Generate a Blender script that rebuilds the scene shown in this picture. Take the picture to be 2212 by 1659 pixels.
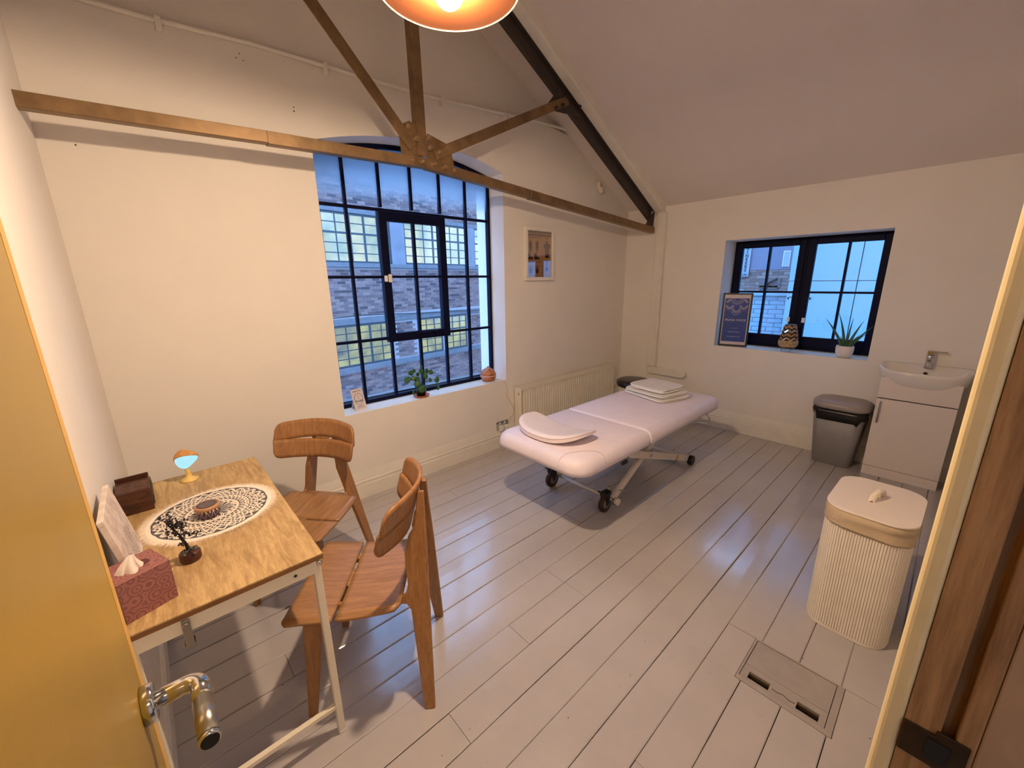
import bpy, bmesh, math, random
from mathutils import Vector, Matrix, Euler
random.seed(7)
for o in list(bpy.data.objects): bpy.data.objects.remove(o)
SC = bpy.context.scene
COL = SC.collection
PI = math.pi

# ---------------------------------------------------------------- camera, world, exposure
cam_d = bpy.data.cameras.new('camera'); cam = bpy.data.objects.new('camera', cam_d); COL.objects.link(cam)
right = Vector((.7371, -.6757, -.0131)); fwd = Vector((.6517, .7163, -.2491))
fwd.normalize(); right = (right - fwd * right.dot(fwd)).normalized(); up = right.cross(fwd).normalized()
cam.matrix_world = Matrix(((right.x, up.x, -fwd.x, 0), (right.y, up.y, -fwd.y, 0), (right.z, up.z, -fwd.z, 1.55), (0, 0, 0, 1)))
cam_d.sensor_width = 36; cam_d.lens = 36 * 867 / 2212; cam_d.clip_start = .01
SC.camera = cam
W = bpy.data.worlds.new('dusk_sky'); SC.world = W; W.use_nodes = True
bg = W.node_tree.nodes['Background']
bg.inputs[0].default_value = (.24, .50, 1, 1); bg.inputs[1].default_value = 9.0
SC.view_settings.view_transform = 'Standard'; SC.view_settings.look = 'None'
SC.view_settings.gamma = 1; SC.view_settings.exposure = 0.0; SC.view_settings.use_curve_mapping = False
BULB = 2320.0        # pendant bulb radiance
CORRIDOR_FILL = 12.0  # power of the added fill behind the camera
def area_lamp(name, loc, rot, size, power, color):
    l = bpy.data.lights.new(name, 'AREA'); l.size = size; l.energy = power; l.color = color
    o = bpy.data.objects.new(name, l); COL.objects.link(o); o.location = loc; o.rotation_euler = rot
    return o
area_lamp('corridor_fill', (.3, -1.3, 2.55), (0, 0, 0), .5, CORRIDOR_FILL, (1, .74, .46))  # unseen area lamp, added as warm fill on the yellow door

# ---------------------------------------------------------------- materials
def s2l(c):
    return tuple(((v / 255) / 12.92 if v <= 10 else (((v / 255) + .055) / 1.055) ** 2.4) for v in c)
class NT:
    def __init__(s, name):
        s.m = bpy.data.materials.new(name); s.m.use_nodes = True; s.t = s.m.node_tree
        s.b = s.t.nodes['Principled BSDF']; s.out = s.t.nodes['Material Output']
    def n(s, typ, **kw):
        nd = s.t.nodes.new(typ)
        for k, v in kw.items(): setattr(nd, k, v)
        return nd
    def l(s, a, b): s.t.links.new(a, b)
    def math(s, op, a, b=None, c=None):
        nd = s.n('ShaderNodeMath', operation=op)
        for i, v in enumerate((a, b, c)):
            if v is None: continue
            if isinstance(v, (int, float)): nd.inputs[i].default_value = v
            else: s.l(v, nd.inputs[i])
        return nd.outputs[0]
    def coords(s, kind='Object', scale=(1, 1, 1), rot=(0, 0, 0)):
        tc = s.n('ShaderNodeTexCoord'); mp = s.n('ShaderNodeMapping')
        mp.inputs['Scale'].default_value = scale; mp.inputs['Rotation'].default_value = rot
        s.l(tc.outputs[kind], mp.inputs[0]); return mp.outputs[0]
    def noise(s, vec, scale, detail=3, rough=.5, dist=0):
        nd = s.n('ShaderNodeTexNoise'); nd.inputs['Scale'].default_value = scale
        nd.inputs['Detail'].default_value = detail; nd.inputs['Roughness'].default_value = rough
        nd.inputs['Distortion'].default_value = dist
        s.l(vec, nd.inputs['Vector']); return nd.outputs[0]
    def ramp(s, fac, stops):
        nd = s.n('ShaderNodeValToRGB'); e = nd.color_ramp.elements
        while len(e) < len(stops): e.new(.5)
        for el, (p, c) in zip(e, stops): el.position = p; el.color = (*c, 1) if len(c) == 3 else c
        s.l(fac, nd.inputs[0]); return nd.outputs[0]
    def mix(s, fac, a, b):
        nd = s.n('ShaderNodeMix', data_type='RGBA')
        for i, v in ((0, fac), (6, a), (7, b)):
            if isinstance(v, tuple): nd.inputs[i].default_value = (*v, 1) if len(v) == 3 else v
            elif isinstance(v, (int, float)): nd.inputs[i].default_value = v
            else: s.l(v, nd.inputs[i])
        return nd.outputs[2]
    def bump(s, h, strength, dist=.002):
        nd = s.n('ShaderNodeBump'); nd.inputs['Strength'].default_value = strength; nd.inputs['Distance'].default_value = dist
        s.l(h, nd.inputs['Height']); s.l(nd.outputs[0], s.b.inputs['Normal'])
    def base(s, c):
        if isinstance(c, tuple): s.b.inputs['Base Color'].default_value = (*c, 1)
        else: s.l(c, s.b.inputs['Base Color'])
    def set(s, **kw):
        for k, v in kw.items():
            i = s.b.inputs[k.replace('_', ' ')]
            if isinstance(v, (int, float, tuple)): i.default_value = v
            else: s.l(v, i)
MATS = {}
def plain(name, rgb, rough=.5, metal=0, var=.06, vs=12, bump=0, bs=80, coat=0, spec=None):
    if name in MATS: return MATS[name]
    t = NT(name); v = t.coords()
    c = s2l(rgb); lo = tuple(x * (1 - var) for x in c); hi = tuple(min(1, x * (1 + var)) for x in c)
    f = t.noise(v, vs, 4)
    t.base(t.ramp(f, [(.3, lo), (.7, hi)])); t.set(Roughness=rough, Metallic=float(metal))
    if coat: t.set(Coat_Weight=coat, Coat_Roughness=.15)
    if spec is not None: t.set(Specular_IOR_Level=spec)
    if bump: t.bump(t.noise(v, bs, 4), bump)
    MATS[name] = t.m; return t.m
def wood(name, dark, light, scale=(1, 1, 1), rough=.45, ring=9, bump=.15, coat=0, knots=0):
    if name in MATS: return MATS[name]
    t = NT(name); v = t.coords(scale=scale)
    n1 = t.noise(v, ring, 6, .6, .8); n2 = t.noise(v, ring * 6, 3, .7)
    f = t.math('ADD', t.math('MULTIPLY', n1, .7), t.math('MULTIPLY', n2, .3))
    d, l = s2l(dark), s2l(light)
    col = t.ramp(f, [(.36, d), (.5, tuple((a + b) / 2 for a, b in zip(d, l))), (.62, l)])
    if knots:
        vo = t.n('ShaderNodeTexVoronoi'); vo.inputs['Scale'].default_value = knots
        t.l(t.coords(), vo.inputs['Vector'])
        k = t.ramp(vo.outputs['Distance'], [(.05, (1, 1, 1)), (.16, (0, 0, 0))])
        col = t.mix(k, col, tuple(x * .25 for x in d))
    t.base(col); t.set(Roughness=rough)
    if coat: t.set(Coat_Weight=coat, Coat_Roughness=.2)
    t.bump(f, bump, .001)
    MATS[name] = t.m; return t.m
def emit(name, rgb, strength):
    t = NT(name); t.base((0, 0, 0)); c = s2l(rgb)
    t.set(Emission_Color=(*c, 1), Emission_Strength=float(strength)); return t.m

def wall_mat(name, rgb, bump=.12):
    t = NT(name); v = t.coords()
    c = s2l(rgb); f = t.noise(v, 2.2, 5, .6)
    t.base(t.ramp(f, [(.3, tuple(x * .955 for x in c)), (.7, c)]))
    t.set(Roughness=.7, Specular_IOR_Level=.25)
    h = t.math('ADD', t.noise(v, 120, 2), t.math('MULTIPLY', t.noise(v, 7, 4), 2.2))
    t.bump(h, bump, .004); MATS[name] = t.m; return t.m
M_wall = wall_mat('painted plaster', (238, 231, 222))
M_ceil = wall_mat('ceiling paint', (228, 218, 213), .08)
M_trim = plain('white gloss trim paint', (232, 226, 214), .35, var=.03, bump=.06, bs=30)
def floor_mat():
    t = NT('grey painted boards'); v = t.coords()
    oi = t.n('ShaderNodeObjectInfo')
    f = t.noise(v, 1.6, 5, .6)
    c = t.ramp(f, [(.3, s2l((172, 166, 165))), (.7, s2l((188, 182, 181)))])
    c = t.mix(t.math('MULTIPLY', oi.outputs['Random'], .25), c, s2l((176, 168, 165)))
    sp = t.noise(v, 42, 3, .6); chips = t.ramp(sp, [(.735, (0, 0, 0)), (.75, (1, 1, 1))])
    c = t.mix(chips, c, s2l((70, 52, 40)))
    t.base(c)
    st = t.noise(t.coords(scale=(.35, 5, 1)), 3, 5, .65)
    t.set(Roughness=t.math('ADD', t.math('MULTIPLY', st, .34), .0), Specular_IOR_Level=.5, Coat_Weight=.55, Coat_Roughness=t.math('ADD', t.math('MULTIPLY', t.noise(t.coords(scale=(1, 3, 1)), 7, 4, .7), .22), .02))
    h = t.math('ADD', t.math('MULTIPLY', t.noise(t.coords(scale=(.5, 6, 1)), 4, 5), 1.0), t.math('MULTIPLY', t.noise(t.coords(scale=(1, 3, 1)), 34, 4, .7), .22))
    t.bump(h, .32, .005); return t.m
M_floor = floor_mat()
M_gap = plain('dark floor void', (84, 70, 60), .9)
def brick_mat(name, stops):
    t = NT(name); g = t.n('ShaderNodeNewGeometry')
    c = t.ramp(g.outputs['Random Per Island'], stops)
    n = t.noise(t.coords(), 14, 4); c = t.mix(t.math('MULTIPLY', n, .35), c, s2l((70, 62, 66)))
    t.base(c); t.set(Roughness=.9); t.bump(n, .4, .005); return t.m
M_brick = brick_mat('stock brick', [(0, s2l((52, 42, 44))), (.35, s2l((112, 84, 80))), (.7, s2l((130, 104, 98))), (1, s2l((84, 64, 64)))])
M_mortar = plain('mortar', (142, 132, 134), .95)
M_stone = plain('grey stone band', (92, 92, 96), .85, var=.2)
def steel():
    t = NT('bronze grey painted steel'); v = t.coords()
    f = t.noise(v, 9, 5, .6)
    t.base(t.ramp(f, [(.3, s2l((112, 88, 62))), (.7, s2l((146, 116, 80)))]))
    t.set(Metallic=.55, Roughness=t.math('ADD', t.math('MULTIPLY', f, .25), .3))
    t.bump(t.noise(v, 40, 4), .25, .002); return t.m
M_steel = steel()
M_rafter = plain('dark rafter paint', (62, 52, 46), .6, .2, var=.2, vs=6, bump=.3)
def glass_mat(name, gloss=.08, tint=(1, 1, 1), frost=None):
    t = NT(name); t.t.nodes.remove(t.b)
    tr = t.n('ShaderNodeBsdfTransparent'); tr.inputs[0].default_value = (*tint, 1)
    gl = t.n('ShaderNodeBsdfGlossy'); gl.inputs['Roughness'].default_value = .02
    fr = t.n('ShaderNodeFresnel'); fr.inputs[0].default_value = 1.45
    mx = t.n('ShaderNodeMixShader'); t.l(t.math('MINIMUM', fr.outputs[0], .4), mx.inputs[0]); t.l(tr.outputs[0], mx.inputs[1]); t.l(gl.outputs[0], mx.inputs[2])
    outp = mx.outputs[0]
    if frost:
        z0, z1 = frost
        tc = t.n('ShaderNodeTexCoord'); sp = t.n('ShaderNodeSeparateXYZ'); t.l(tc.outputs['Object'], sp.inputs[0])
        f = t.math('DIVIDE', t.math('SUBTRACT', sp.outputs[2], z0), z1 - z0)
        nz = t.noise(tc.outputs['Object'], 3, 3)
        f = t.math('ADD', f, t.math('MULTIPLY', t.math('SUBTRACT', nz, .5), .35)); f = t.math('MAXIMUM', t.math('MINIMUM', f, .93), 0)
        tl = t.n('ShaderNodeBsdfTranslucent'); tl.inputs[0].default_value = (.50, .53, .58, 1)
        mx2 = t.n('ShaderNodeMixShader'); t.l(f, mx2.inputs[0]); t.l(outp, mx2.inputs[1]); t.l(tl.outputs[0], mx2.inputs[2]); outp = mx2.outputs[0]
    t.l(outp, t.out.inputs[0]); return t.m
M_glass = glass_mat('window glass')
M_frost = glass_mat('misted window glass', frost=(2.12, 2.34))
M_navy = plain('dark navy frame paint', (6, 10, 40), .5, var=.15, bump=.1, spec=.12)
M_black = plain('black plastic', (16, 16, 18), .4)
M_chrome = plain('chrome', (205, 205, 205), .12, 1, var=.02)
M_satin = plain('satin steel', (170, 166, 158), .3, 1, var=.03)
M_white = plain('white plastic', (232, 228, 220), .35, var=.02)
M_ceramic = plain('white glazed ceramic', (232, 226, 218), .08, var=.01, coat=.5)
M_cream = plain('cream steel paint', (226, 216, 196), .4, var=.03)
M_oak_desk = wood('sawn oak laminate', (152, 120, 76), (200, 168, 118), (7, 1, 7), .5, 6, .1)
M_oak_edge = plain('laminate edge brown', (128, 84, 44), .5, var=.2)
M_chair = wood('warm oak ply', (138, 96, 56), (172, 126, 80), (1.2, 16, 16), .38, 4, .05)
M_chairv = wood('warm oak ply upright', (136, 92, 52), (166, 120, 76), (16, 16, 1.2), .38, 4, .05)
M_chair_edge = wood('ply edge', (128, 78, 36), (200, 142, 84), (1, 1, 40), .5, 8, .1)
M_darkwood = wood('dark stained wood', (40, 18, 10), (92, 50, 28), (2, 8, 8), .45, 8, .2, knots=9)
M_vinyl = plain('white upholstery vinyl', (236, 224, 234), .42, var=.02, bump=.12, bs=160)
M_pillow = plain('cream vinyl pillow', (238, 226, 228), .4, var=.02, bump=.1, bs=150)
M_towel = plain('white terry cloth', (238, 232, 222), .95, var=.04, bump=.8, bs=420)
M_bin = plain('grey bin plastic', (134, 130, 128), .45, var=.05)
M_binlid = plain('grey lid plastic', (156, 146, 142), .4, var=.06, bump=.5, bs=160)
M_bag = plain('black bin liner', (10, 10, 10), .3, bump=.6, bs=22)
M_vanity = plain('white gloss cabinet', (226, 214, 204), .25, var=.01)
M_rad = plain('radiator enamel', (232, 224, 206), .3, var=.02)
def gold_door():
    t = NT('ochre yellow door paint'); v = t.coords()
    f = t.noise(v, 2.5, 4)
    t.base(t.ramp(f, [(.3, s2l((160, 128, 44))), (.7, s2l((178, 146, 56)))]))
    t.set(Roughness=.33, Metallic=.15); t.bump(t.noise(v, 200, 3), .1, .001); return t.m
M_door = gold_door()
M_lip = plain('door edge lipping', (214, 168, 84), .4)
M_archi = plain('cream architrave paint', (228, 208, 160), .35, var=.04, bump=.05, bs=20)
M_pine = wood('raw pine lining', (126, 88, 52), (176, 134, 88), (14, 14, 1), .6, 3, .2, knots=2.2)
M_leaf = plain('deep green leaf', (46, 92, 38), .4, var=.25, vs=30)
M_aloe = plain('aloe green', (58, 92, 62), .45, var=.25, vs=20)
M_terra = plain('terracotta', (176, 100, 62), .8, var=.1)
M_soil = plain('potting soil', (36, 26, 20), .95, bump=.6)
M_ceramicpot = plain('matt white pot', (236, 226, 222), .6, var=.05, bump=.3, bs=60)
M_brass = plain('pale yellow lamp enamel', (226, 190, 108), .35)

# ---------------------------------------------------------------- mesh helpers
class MB:
    def __init__(s): s.v = []; s.f = []; s.sm = []
    def add(s, vs, fs, smooth=False):
        k = len(s.v); s.v += [tuple(p) for p in vs]; s.f += [tuple(k + i for i in f) for f in fs]; s.sm += [smooth] * len(fs); return s
    def box(s, x0, x1, y0, y1, z0, z1, mat=None):
        p = [(x, y, z) for z in (z0, z1) for y in (y0, y1) for x in (x0, x1)]
        if mat is not None: p = [tuple(mat @ Vector(q)) for q in p]
        return s.add(p, [(0, 2, 3, 1), (4, 5, 7, 6), (0, 1, 5, 4), (2, 6, 7, 3), (0, 4, 6, 2), (1, 3, 7, 5)])
    def prism(s, poly, h, mat=None, z0=0, smooth=False, caps=True):
        n = len(poly); p = [(x, y, z0) for x, y in poly] + [(x, y, z0 + h) for x, y in poly]
        if mat is not None: p = [tuple(mat @ Vector(q)) for q in p]
        k = len(s.v); s.v += p
        if caps: s.f += [tuple(k + i for i in reversed(range(n))), tuple(k + n + i for i in range(n))]; s.sm += [False, False]
        for i in range(n):
            j = (i + 1) % n; s.f.append((k + i, k + j, k + n + j, k + n + i)); s.sm.append(smooth)
        return s
    def tube(s, pts, r, n=8, caps=True, closed=False, smooth=True):
        pts = [Vector(p) for p in pts]; m = len(pts); rs = r if isinstance(r, (list, tuple)) else [r] * m
        k = len(s.v); prev = None
        for i, p in enumerate(pts):
            if closed: t = pts[(i + 1) % m] - pts[i - 1]
            else: t = pts[min(i + 1, m - 1)] - pts[max(i - 1, 0)]
            t.normalize()
            if prev is None:
                a = Vector((0, 0, 1)) if abs(t.z) < .9 else Vector((1, 0, 0)); nx = t.cross(a).normalized()
            else:
                nx = (prev - t * prev.dot(t)).normalized()
            prev = nx; ny = t.cross(nx)
            for q in range(n):
                a = 2 * PI * q / n; s.v.append(tuple(p + (nx * math.cos(a) + ny * math.sin(a)) * rs[i]))
        for i in range(m if closed else m - 1):
            for q in range(n):
                a = k + i * n + q; b = k + i * n + (q + 1) % n; j = (i + 1) % m
                s.f.append((a, b, k + j * n + (q + 1) % n, k + j * n + q)); s.sm.append(smooth)
        if caps and not closed:
            s.f.append(tuple(k + q for q in reversed(range(n)))); s.f.append(tuple(k + (m - 1) * n + q for q in range(n))); s.sm += [False, False]
        return s
    def lathe(s, prof, n=24, mat=None, sx=1, sy=1, smooth=True, power=2):
        k = len(s.v); m = len(prof)
        for r, z in prof:
            for q in range(n):
                a = 2 * PI * q / n; c, d = math.cos(a), math.sin(a)
                if power != 2:
                    c = math.copysign(abs(c) ** (2 / power), c); d = math.copysign(abs(d) ** (2 / power), d)
                p = Vector((r * c * sx, r * d * sy, z))
                if mat is not None: p = mat @ p
                s.v.append(tuple(p))
        for i in range(m - 1):
            for q in range(n):
                a = k + i * n + q; b = k + i * n + (q + 1) % n
                s.f.append((a, b, b + n, a + n)); s.sm.append(smooth)
        for i, rev in ((0, True), (m - 1, False)):
            if prof[i][0] > 1e-5:
                r = [k + i * n + q for q in range(n)]; s.f.append(tuple(reversed(r)) if rev else tuple(r)); s.sm.append(False)
        return s
    def grid(s, fn, nu, nv, smooth=True, thick=None):
        k = len(s.v)
        for i in range(nu + 1):
            for j in range(nv + 1): s.v.append(tuple(fn(i / nu, j / nv)))
        for i in range(nu):
            for j in range(nv):
                a = k + i * (nv + 1) + j; s.f.append((a, a + nv + 1, a + nv + 2, a + 1)); s.sm.append(smooth)
        return s
    def bar(s, a, b, w, h, upv=(0, 0, 1)):      # rectangular bar from a to b
        a, b = Vector(a), Vector(b); t = (b - a); L = t.length; t.normalize(); u = Vector(upv); x = t.cross(u).normalized(); y = x.cross(t)
        m = Matrix((x, y, t)).transposed().to_4x4(); m.translation = a
        return s.box(-w / 2, w / 2, -h / 2, h / 2, 0, L, m)
    def build(s, name, mat, parent=None, bevel=0, seg=2, solid=0, sub=0, loc=None):
        me = bpy.data.meshes.new(name); me.from_pydata(s.v, [], s.f); me.polygons.foreach_set('use_smooth', s.sm)
        me.materials.append(mat); me.validate(); me.update()
        o = bpy.data.objects.new(name, me); COL.objects.link(o)
        if parent is not None: o.parent = parent
        if loc is not None: o.location = loc
        if solid:
            md = o.modifiers.new('solid', 'SOLIDIFY'); md.thickness = solid; md.offset = 0
        if bevel:
            md = o.modifiers.new('bevel', 'BEVEL'); md.width = bevel; md.segments = seg; md.limit_method = 'ANGLE'; md.angle_limit = math.radians(40)
        if sub:
            md = o.modifiers.new('sub', 'SUBSURF'); md.levels = sub; md.render_levels = sub
        return o
def tag(o, label=None, cat=None, group=None, kind=None):
    if label: o['label'] = label
    if cat: o['category'] = cat
    if group: o['group'] = group
    if kind: o['kind'] = kind
    return o
def empty(name, loc, rz, label, cat, group=None):
    o = bpy.data.objects.new(name, None); COL.objects.link(o); o.location = loc; o.rotation_euler = (0, 0, rz); o.empty_display_size = .05
    return tag(o, label, cat, group)
def st(name, label, loc=(0, 0, 0)):             # a piece of the setting held by an Empty
    o = bpy.data.objects.new(name, None); COL.objects.link(o); o.location = loc; o.empty_display_size = .05
    return tag(o, label, None, None, 'structure')
def rrect(w, d, r, n=5, cx=0, cy=0):
    P = []
    for (sx, sy, a0) in ((1, 1, 0), (-1, 1, 90), (-1, -1, 180), (1, -1, 270)):
        for i in range(n + 1):
            a = math.radians(a0 + 90 * i / n); P.append((cx + sx * (w / 2 - r) + r * math.cos(a), cy + sy * (d / 2 - r) + r * math.sin(a)))
    return P
def text(name, body, size, mat, M, parent=None, ext=.0008, align='CENTER', bold=0, space=1):
    cu = bpy.data.curves.new(name, 'FONT'); cu.body = body; cu.size = size; cu.extrude = ext; cu.align_x = align; cu.align_y = 'CENTER'; cu.offset = bold
    cu.space_character = space; cu.resolution_u = 2
    t = bpy.data.objects.new(name, cu); COL.objects.link(t)
    dg = bpy.context.evaluated_depsgraph_get(); me = bpy.data.meshes.new_from_object(t.evaluated_get(dg)); bpy.data.objects.remove(t)
    me.materials.clear(); me.materials.append(mat); me.transform(M)
    o = bpy.data.objects.new(name, me); COL.objects.link(o)
    if parent is not None: o.parent = parent
    return o
def frame(origin, x, y):                        # matrix whose local x, y run along the given directions
    x = Vector(x).normalized(); z = x.cross(Vector(y)).normalized(); y = z.cross(x)
    m = Matrix((x, y, z)).transposed().to_4x4(); m.translation = Vector(origin); return m

# ---------------------------------------------------------------- room shell
XL, XR, YB = -.195, 4.35, 2.75
RX = 1.47
def roof(x): return 2.30 + .517 * (4.35 - x) if x >= RX else 2.30 + .517 * (4.35 - RX) - .517 * (RX - x)
COND = [(-.2, 2.735), (.262, 2.75), (.683, 2.782), (1.332, 2.796), (1.803, 2.813), (2.839, 2.895), (3.262, 2.915), (3.527, 2.80), (4.072, 2.54), (4.36, 2.36)]
def cond(x):
    for (a, za), (b, zb) in zip(COND, COND[1:]):
        if x <= b: return za + (zb - za) * max(0, (x - a)) / (b - a)
    return COND[-1][1]
OL, OR_, SILL = .925, 2.43, .645               # big window opening
def arch(x):
    t = (x - OL) / (OR_ - OL); return 2.372 + .045 * t + .475 * t * (1 - t) * .95
def slab(mb, x0, x1, y0, y1, b0, b1, t0, t1):
    p = [(x0, y0, b0), (x1, y0, b1), (x1, y1, b1), (x0, y1, b0), (x0, y0, t0), (x1, y0, t1), (x1, y1, t1), (x0, y1, t0)]
    mb.add(p, [(0, 3, 2, 1), (4, 5, 6, 7), (0, 1, 5, 4), (1, 2, 6, 5), (2, 3, 7, 6), (3, 0, 4, 7)])
xs = sorted(set([XL - .02, OL, OR_, RX, 4.37] + [c[0] for c in COND[1:-1]] + [OL + (OR_ - OL) * i / 24 for i in range(25)]))
wb = MB()
for a, b in zip(xs, xs[1:]):
    ta, tb = min(cond(a), roof(a)), min(cond(b), roof(b))
    if a >= OL - 1e-6 and b <= OR_ + 1e-6:
        for y0, y1, za, zb in ((YB, YB + .05, ta, tb), (YB + .05, YB + .37, roof(a), roof(b))):
            slab(wb, a, b, y0, y1, 0, 0, SILL, SILL); slab(wb, a, b, y0, y1, arch(a), arch(b), za, zb)
    else:
        slab(wb, a, b, YB, YB + .05, 0, 0, ta, tb); slab(wb, a, b, YB + .05, YB + .37, 0, 0, roof(a), roof(b))
wb = wb.build('wall_back', M_wall); tag(wb, 'white plaster gable wall around the tall arched window', kind='structure')
MB().box(OL, OR_, YB, YB + .2, SILL - .002, SILL + .004).build('window_sill', M_trim, wb, .002)
MB().box(OL, OR_, YB + .2, YB + .44, SILL - .03, SILL + .0).build('outer_sill', M_stone, wb)
WY0, WY1, WZ0, WZ1 = .425, 1.645, .868, 1.903   # small window opening
wr = MB()
for y0, y1, z0, z1 in ((-.35, WY0, 0, 2.32), (WY1, YB + .37, 0, 2.32), (WY0, WY1, 0, WZ0), (WY0, WY1, WZ1, 2.32)): wr.box(XR, XR + .42, y0, y1, z0, z1)
wr = wr.build('wall_right', M_wall); tag(wr, 'white plaster wall with the small navy framed window', kind='structure')
wl = MB().box(XL - .12, XL, -.3, YB + .37, 0, 2.96).build('wall_left', M_wall); tag(wl, 'white plaster wall behind the desk', kind='structure')
# front wall, slightly out of square, beyond the doorway
wf = MB()
ang = math.atan2(-.205, 3.65)
mf = Matrix.Translation((.70, -.045, 0)) @ Matrix.Rotation(ang, 4, 'Z')
wf.box(.0, 3.70, -.14, 0, 0, 4.0, mf)
wf.box(XL - .1, .70, -.2, -.05, 2.09, 3.95)
wf.box(XL - .1, -.16, -.2, -.05, 0, 2.09)
wf = wf.build('wall_front', M_wall); tag(wf, 'white plaster wall beside the doorway', kind='structure')
ce = MB()
for x0, x1 in ((XL - .15, RX), (RX, XR + .32)):
    z0, z1 = roof(x0), roof(x1); p = []
    for t in (0, .12):
        p += [(x0, -.4, z0 + t), (x1, -.4, z1 + t), (x1, YB + .4, z1 + t), (x0, YB + .4, z0 + t)]
    ce.add(p, [(0, 3, 2, 1), (4, 5, 6, 7), (0, 1, 5, 4), (1, 2, 6, 5), (2, 3, 7, 6), (3, 0, 4, 7)])
ce = ce.build('ceiling', M_ceil); tag(ce, 'sloping painted ceiling under the pitched roof', kind='structure')
# floor and its boards
fl = MB().box(XL - .12, XR + .02, -.35, YB + .06, -.06, -.022).build('floor', M_gap); tag(fl, 'grey painted wooden board floor', kind='structure')
HX0, HX1, HY0, HY1 = 1.50, 1.757, .035, .345
row = -3
joints = {7: [1.004, 1.404], 6: [.58, 2.9], 8: [1.40, 3.3], 4: [2.4], 2: [.95], 10: [1.9], 12: [2.6], 14: [.7, 3.1], 9: [3.6], 16: [1.5], 11: [.2]}
for k in range(-3, 20):
    y0 = .047 + .138 * k; y1 = min(y0 + .138, YB + .02)
    if y0 > YB: break
    if y0 < HY0 < y1 or y0 < HY1 < y1:
        a_, b_ = (y0, HY0) if y0 < HY0 < y1 else (HY1, y1)
        MB().box(HX0 + .0005, HX1 - .0005, a_ + .0015, b_ - .0015, -.022, 0).build('floor_board', M_floor, fl, .001, 1)
    cuts = [XL - .02] + joints.get(k, []) + [XR + .01]
    for a, b in zip(cuts, cuts[1:]):
        spans = [(a, b)]
        if y0 < HY1 and y1 > HY0:
            spans = [(a, HX0), (HX1, b)] if a < HX0 and b > HX1 else spans
        for (p, q) in spans:
            n = max(2, int((q - p) / .28)); g = .0005 + random.random() * .0011; dz = random.uniform(-.0012, .0012)
            mb = MB(); vs = []
            e0 = [random.uniform(-.0009, .0009) for _ in range(n + 1)]; e1 = [random.uniform(-.0009, .0009) for _ in range(n + 1)]
            for i in range(n + 1):
                x = p + .0008 + (q - p - .0016) * i / n
                for yy, zz in ((y0 + g + e0[i], -.0022), (y0 + g + .004 + e0[i], 0), (y0 + .069, .0006), (y1 - g - .004 + e1[i], 0), (y1 - g + e1[i], -.0022), (y1 - g + e1[i], -.022), (y0 + g + e0[i], -.022)):
                    vs.append((x, yy, zz + dz))
            fs = []
            for i in range(n):
                for j in range(7):
                    c = i * 7; fs.append((c + j, c + (j + 1) % 7, c + 7 + (j + 1) % 7, c + 7 + j))
            fs += [tuple(range(7)), tuple(n * 7 + i for i in reversed(range(7)))]
            mb.add(vs, [tuple(reversed(f)) for f in fs]); mb.build('floor_board', M_floor, fl)
# corridor behind the camera
co = MB().box(-1.2, 2.2, -2.6, -2.5, 0, 2.7).box(-1.3, -1.2, -2.6, -.2, 0, 2.7).box(2.2, 2.3, -2.6, -.2, 0, 2.7).box(-1.3, 2.3, -2.6, -.2, 2.6, 2.7)
co = co.build('wall_corridor', M_wall); tag(co, 'corridor walls outside the door', kind='structure')
cf = MB().box(-1.3, 2.3, -2.6, -.352, -.06, -.004).build('floor_corridor', M_gap); tag(cf, 'corridor floor outside the door', kind='structure')

# baseboards
def skirting(name, label, m, L):
    mb = MB()
    prof = [(0, 0), (.022, 0), (.022, .105), (.016, .108), (.016, .118), (.020, .121), (.020, .134), (.012, .139), (.012, .15), (.006, .18), (0, .205)]
    n = len(prof); vs = [tuple(m @ Vector((x, d, z))) for x in (0, L) for d, z in prof]
    mb.add(vs, [tuple(range(n)), tuple(reversed(range(n, 2 * n)))] + [(i, (i + 1) % n + 0, (i + 1) % n + n, i + n) for i in range(n)])
    o = mb.build(name, M_trim); tag(o, label, kind='structure'); return o
skirting('baseboard_back', 'moulded white skirting under the arched window', frame((XR, YB, 0), (-1, 0, 0), (0, -1, 0)), XR - XL)
skirting('baseboard_right', 'moulded white skirting under the small window', frame((XR, -.2, 0), (0, 1, 0), (-1, 0, 0)) , YB + .2)
skirting('baseboard_left', 'moulded white skirting behind the desk', frame((XL, YB, 0), (0, -1, 0), (1, 0, 0)), YB + .02)

# ---------------------------------------------------------------- window 1 : arched steel window
YF = 2.95
w1 = st('window_1', 'tall arched steel window with navy glazing bars', (0, 0, 0))
WXL, WXR = OL + .003, OR_ - .003
cx = [.91 + .252 * k for k in range(7)]
zb = [.655, 1.13, 1.59, 2.06]
fr = MB()
fr.box(WXL, WXR, YF - .02, YF + .02, SILL + .004, SILL + .032)
fr.box(WXL, WXL + .02, YF - .02, YF + .02, SILL + .03, arch(WXL + .02) - .002).box(WXR - .022, WXR, YF - .02, YF + .02, SILL + .03, arch(WXR - .02) - .002)
for i in range(24):
    a = WXL + (WXR - WXL) * i / 24; b = WXL + (WXR - WXL) * (i + 1) / 24; slab(fr, a, b, YF - .02, YF + .02, arch(a) - .03, arch(b) - .03, arch(a) - .002, arch(b) - .002)
fr.build('outer_frame', M_navy, w1)
CX0, CX1 = cx[2], cx[4]
for k in range(1, 6):
    z1 = arch(cx[k]) - .028
    if k == 3: segs = [(SILL + .03, 1.112), (2.078, z1)]
    elif k in (2, 4): segs = [(SILL + .03, 1.112), (2.078, z1)]
    else: segs = [(SILL + .03, z1)]
    for a, b in segs: MB().box(cx[k] - .010, cx[k] + .010, YF - .018, YF + .012, a, b).build('glazing_bar', M_navy, w1, .002, 1)
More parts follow.
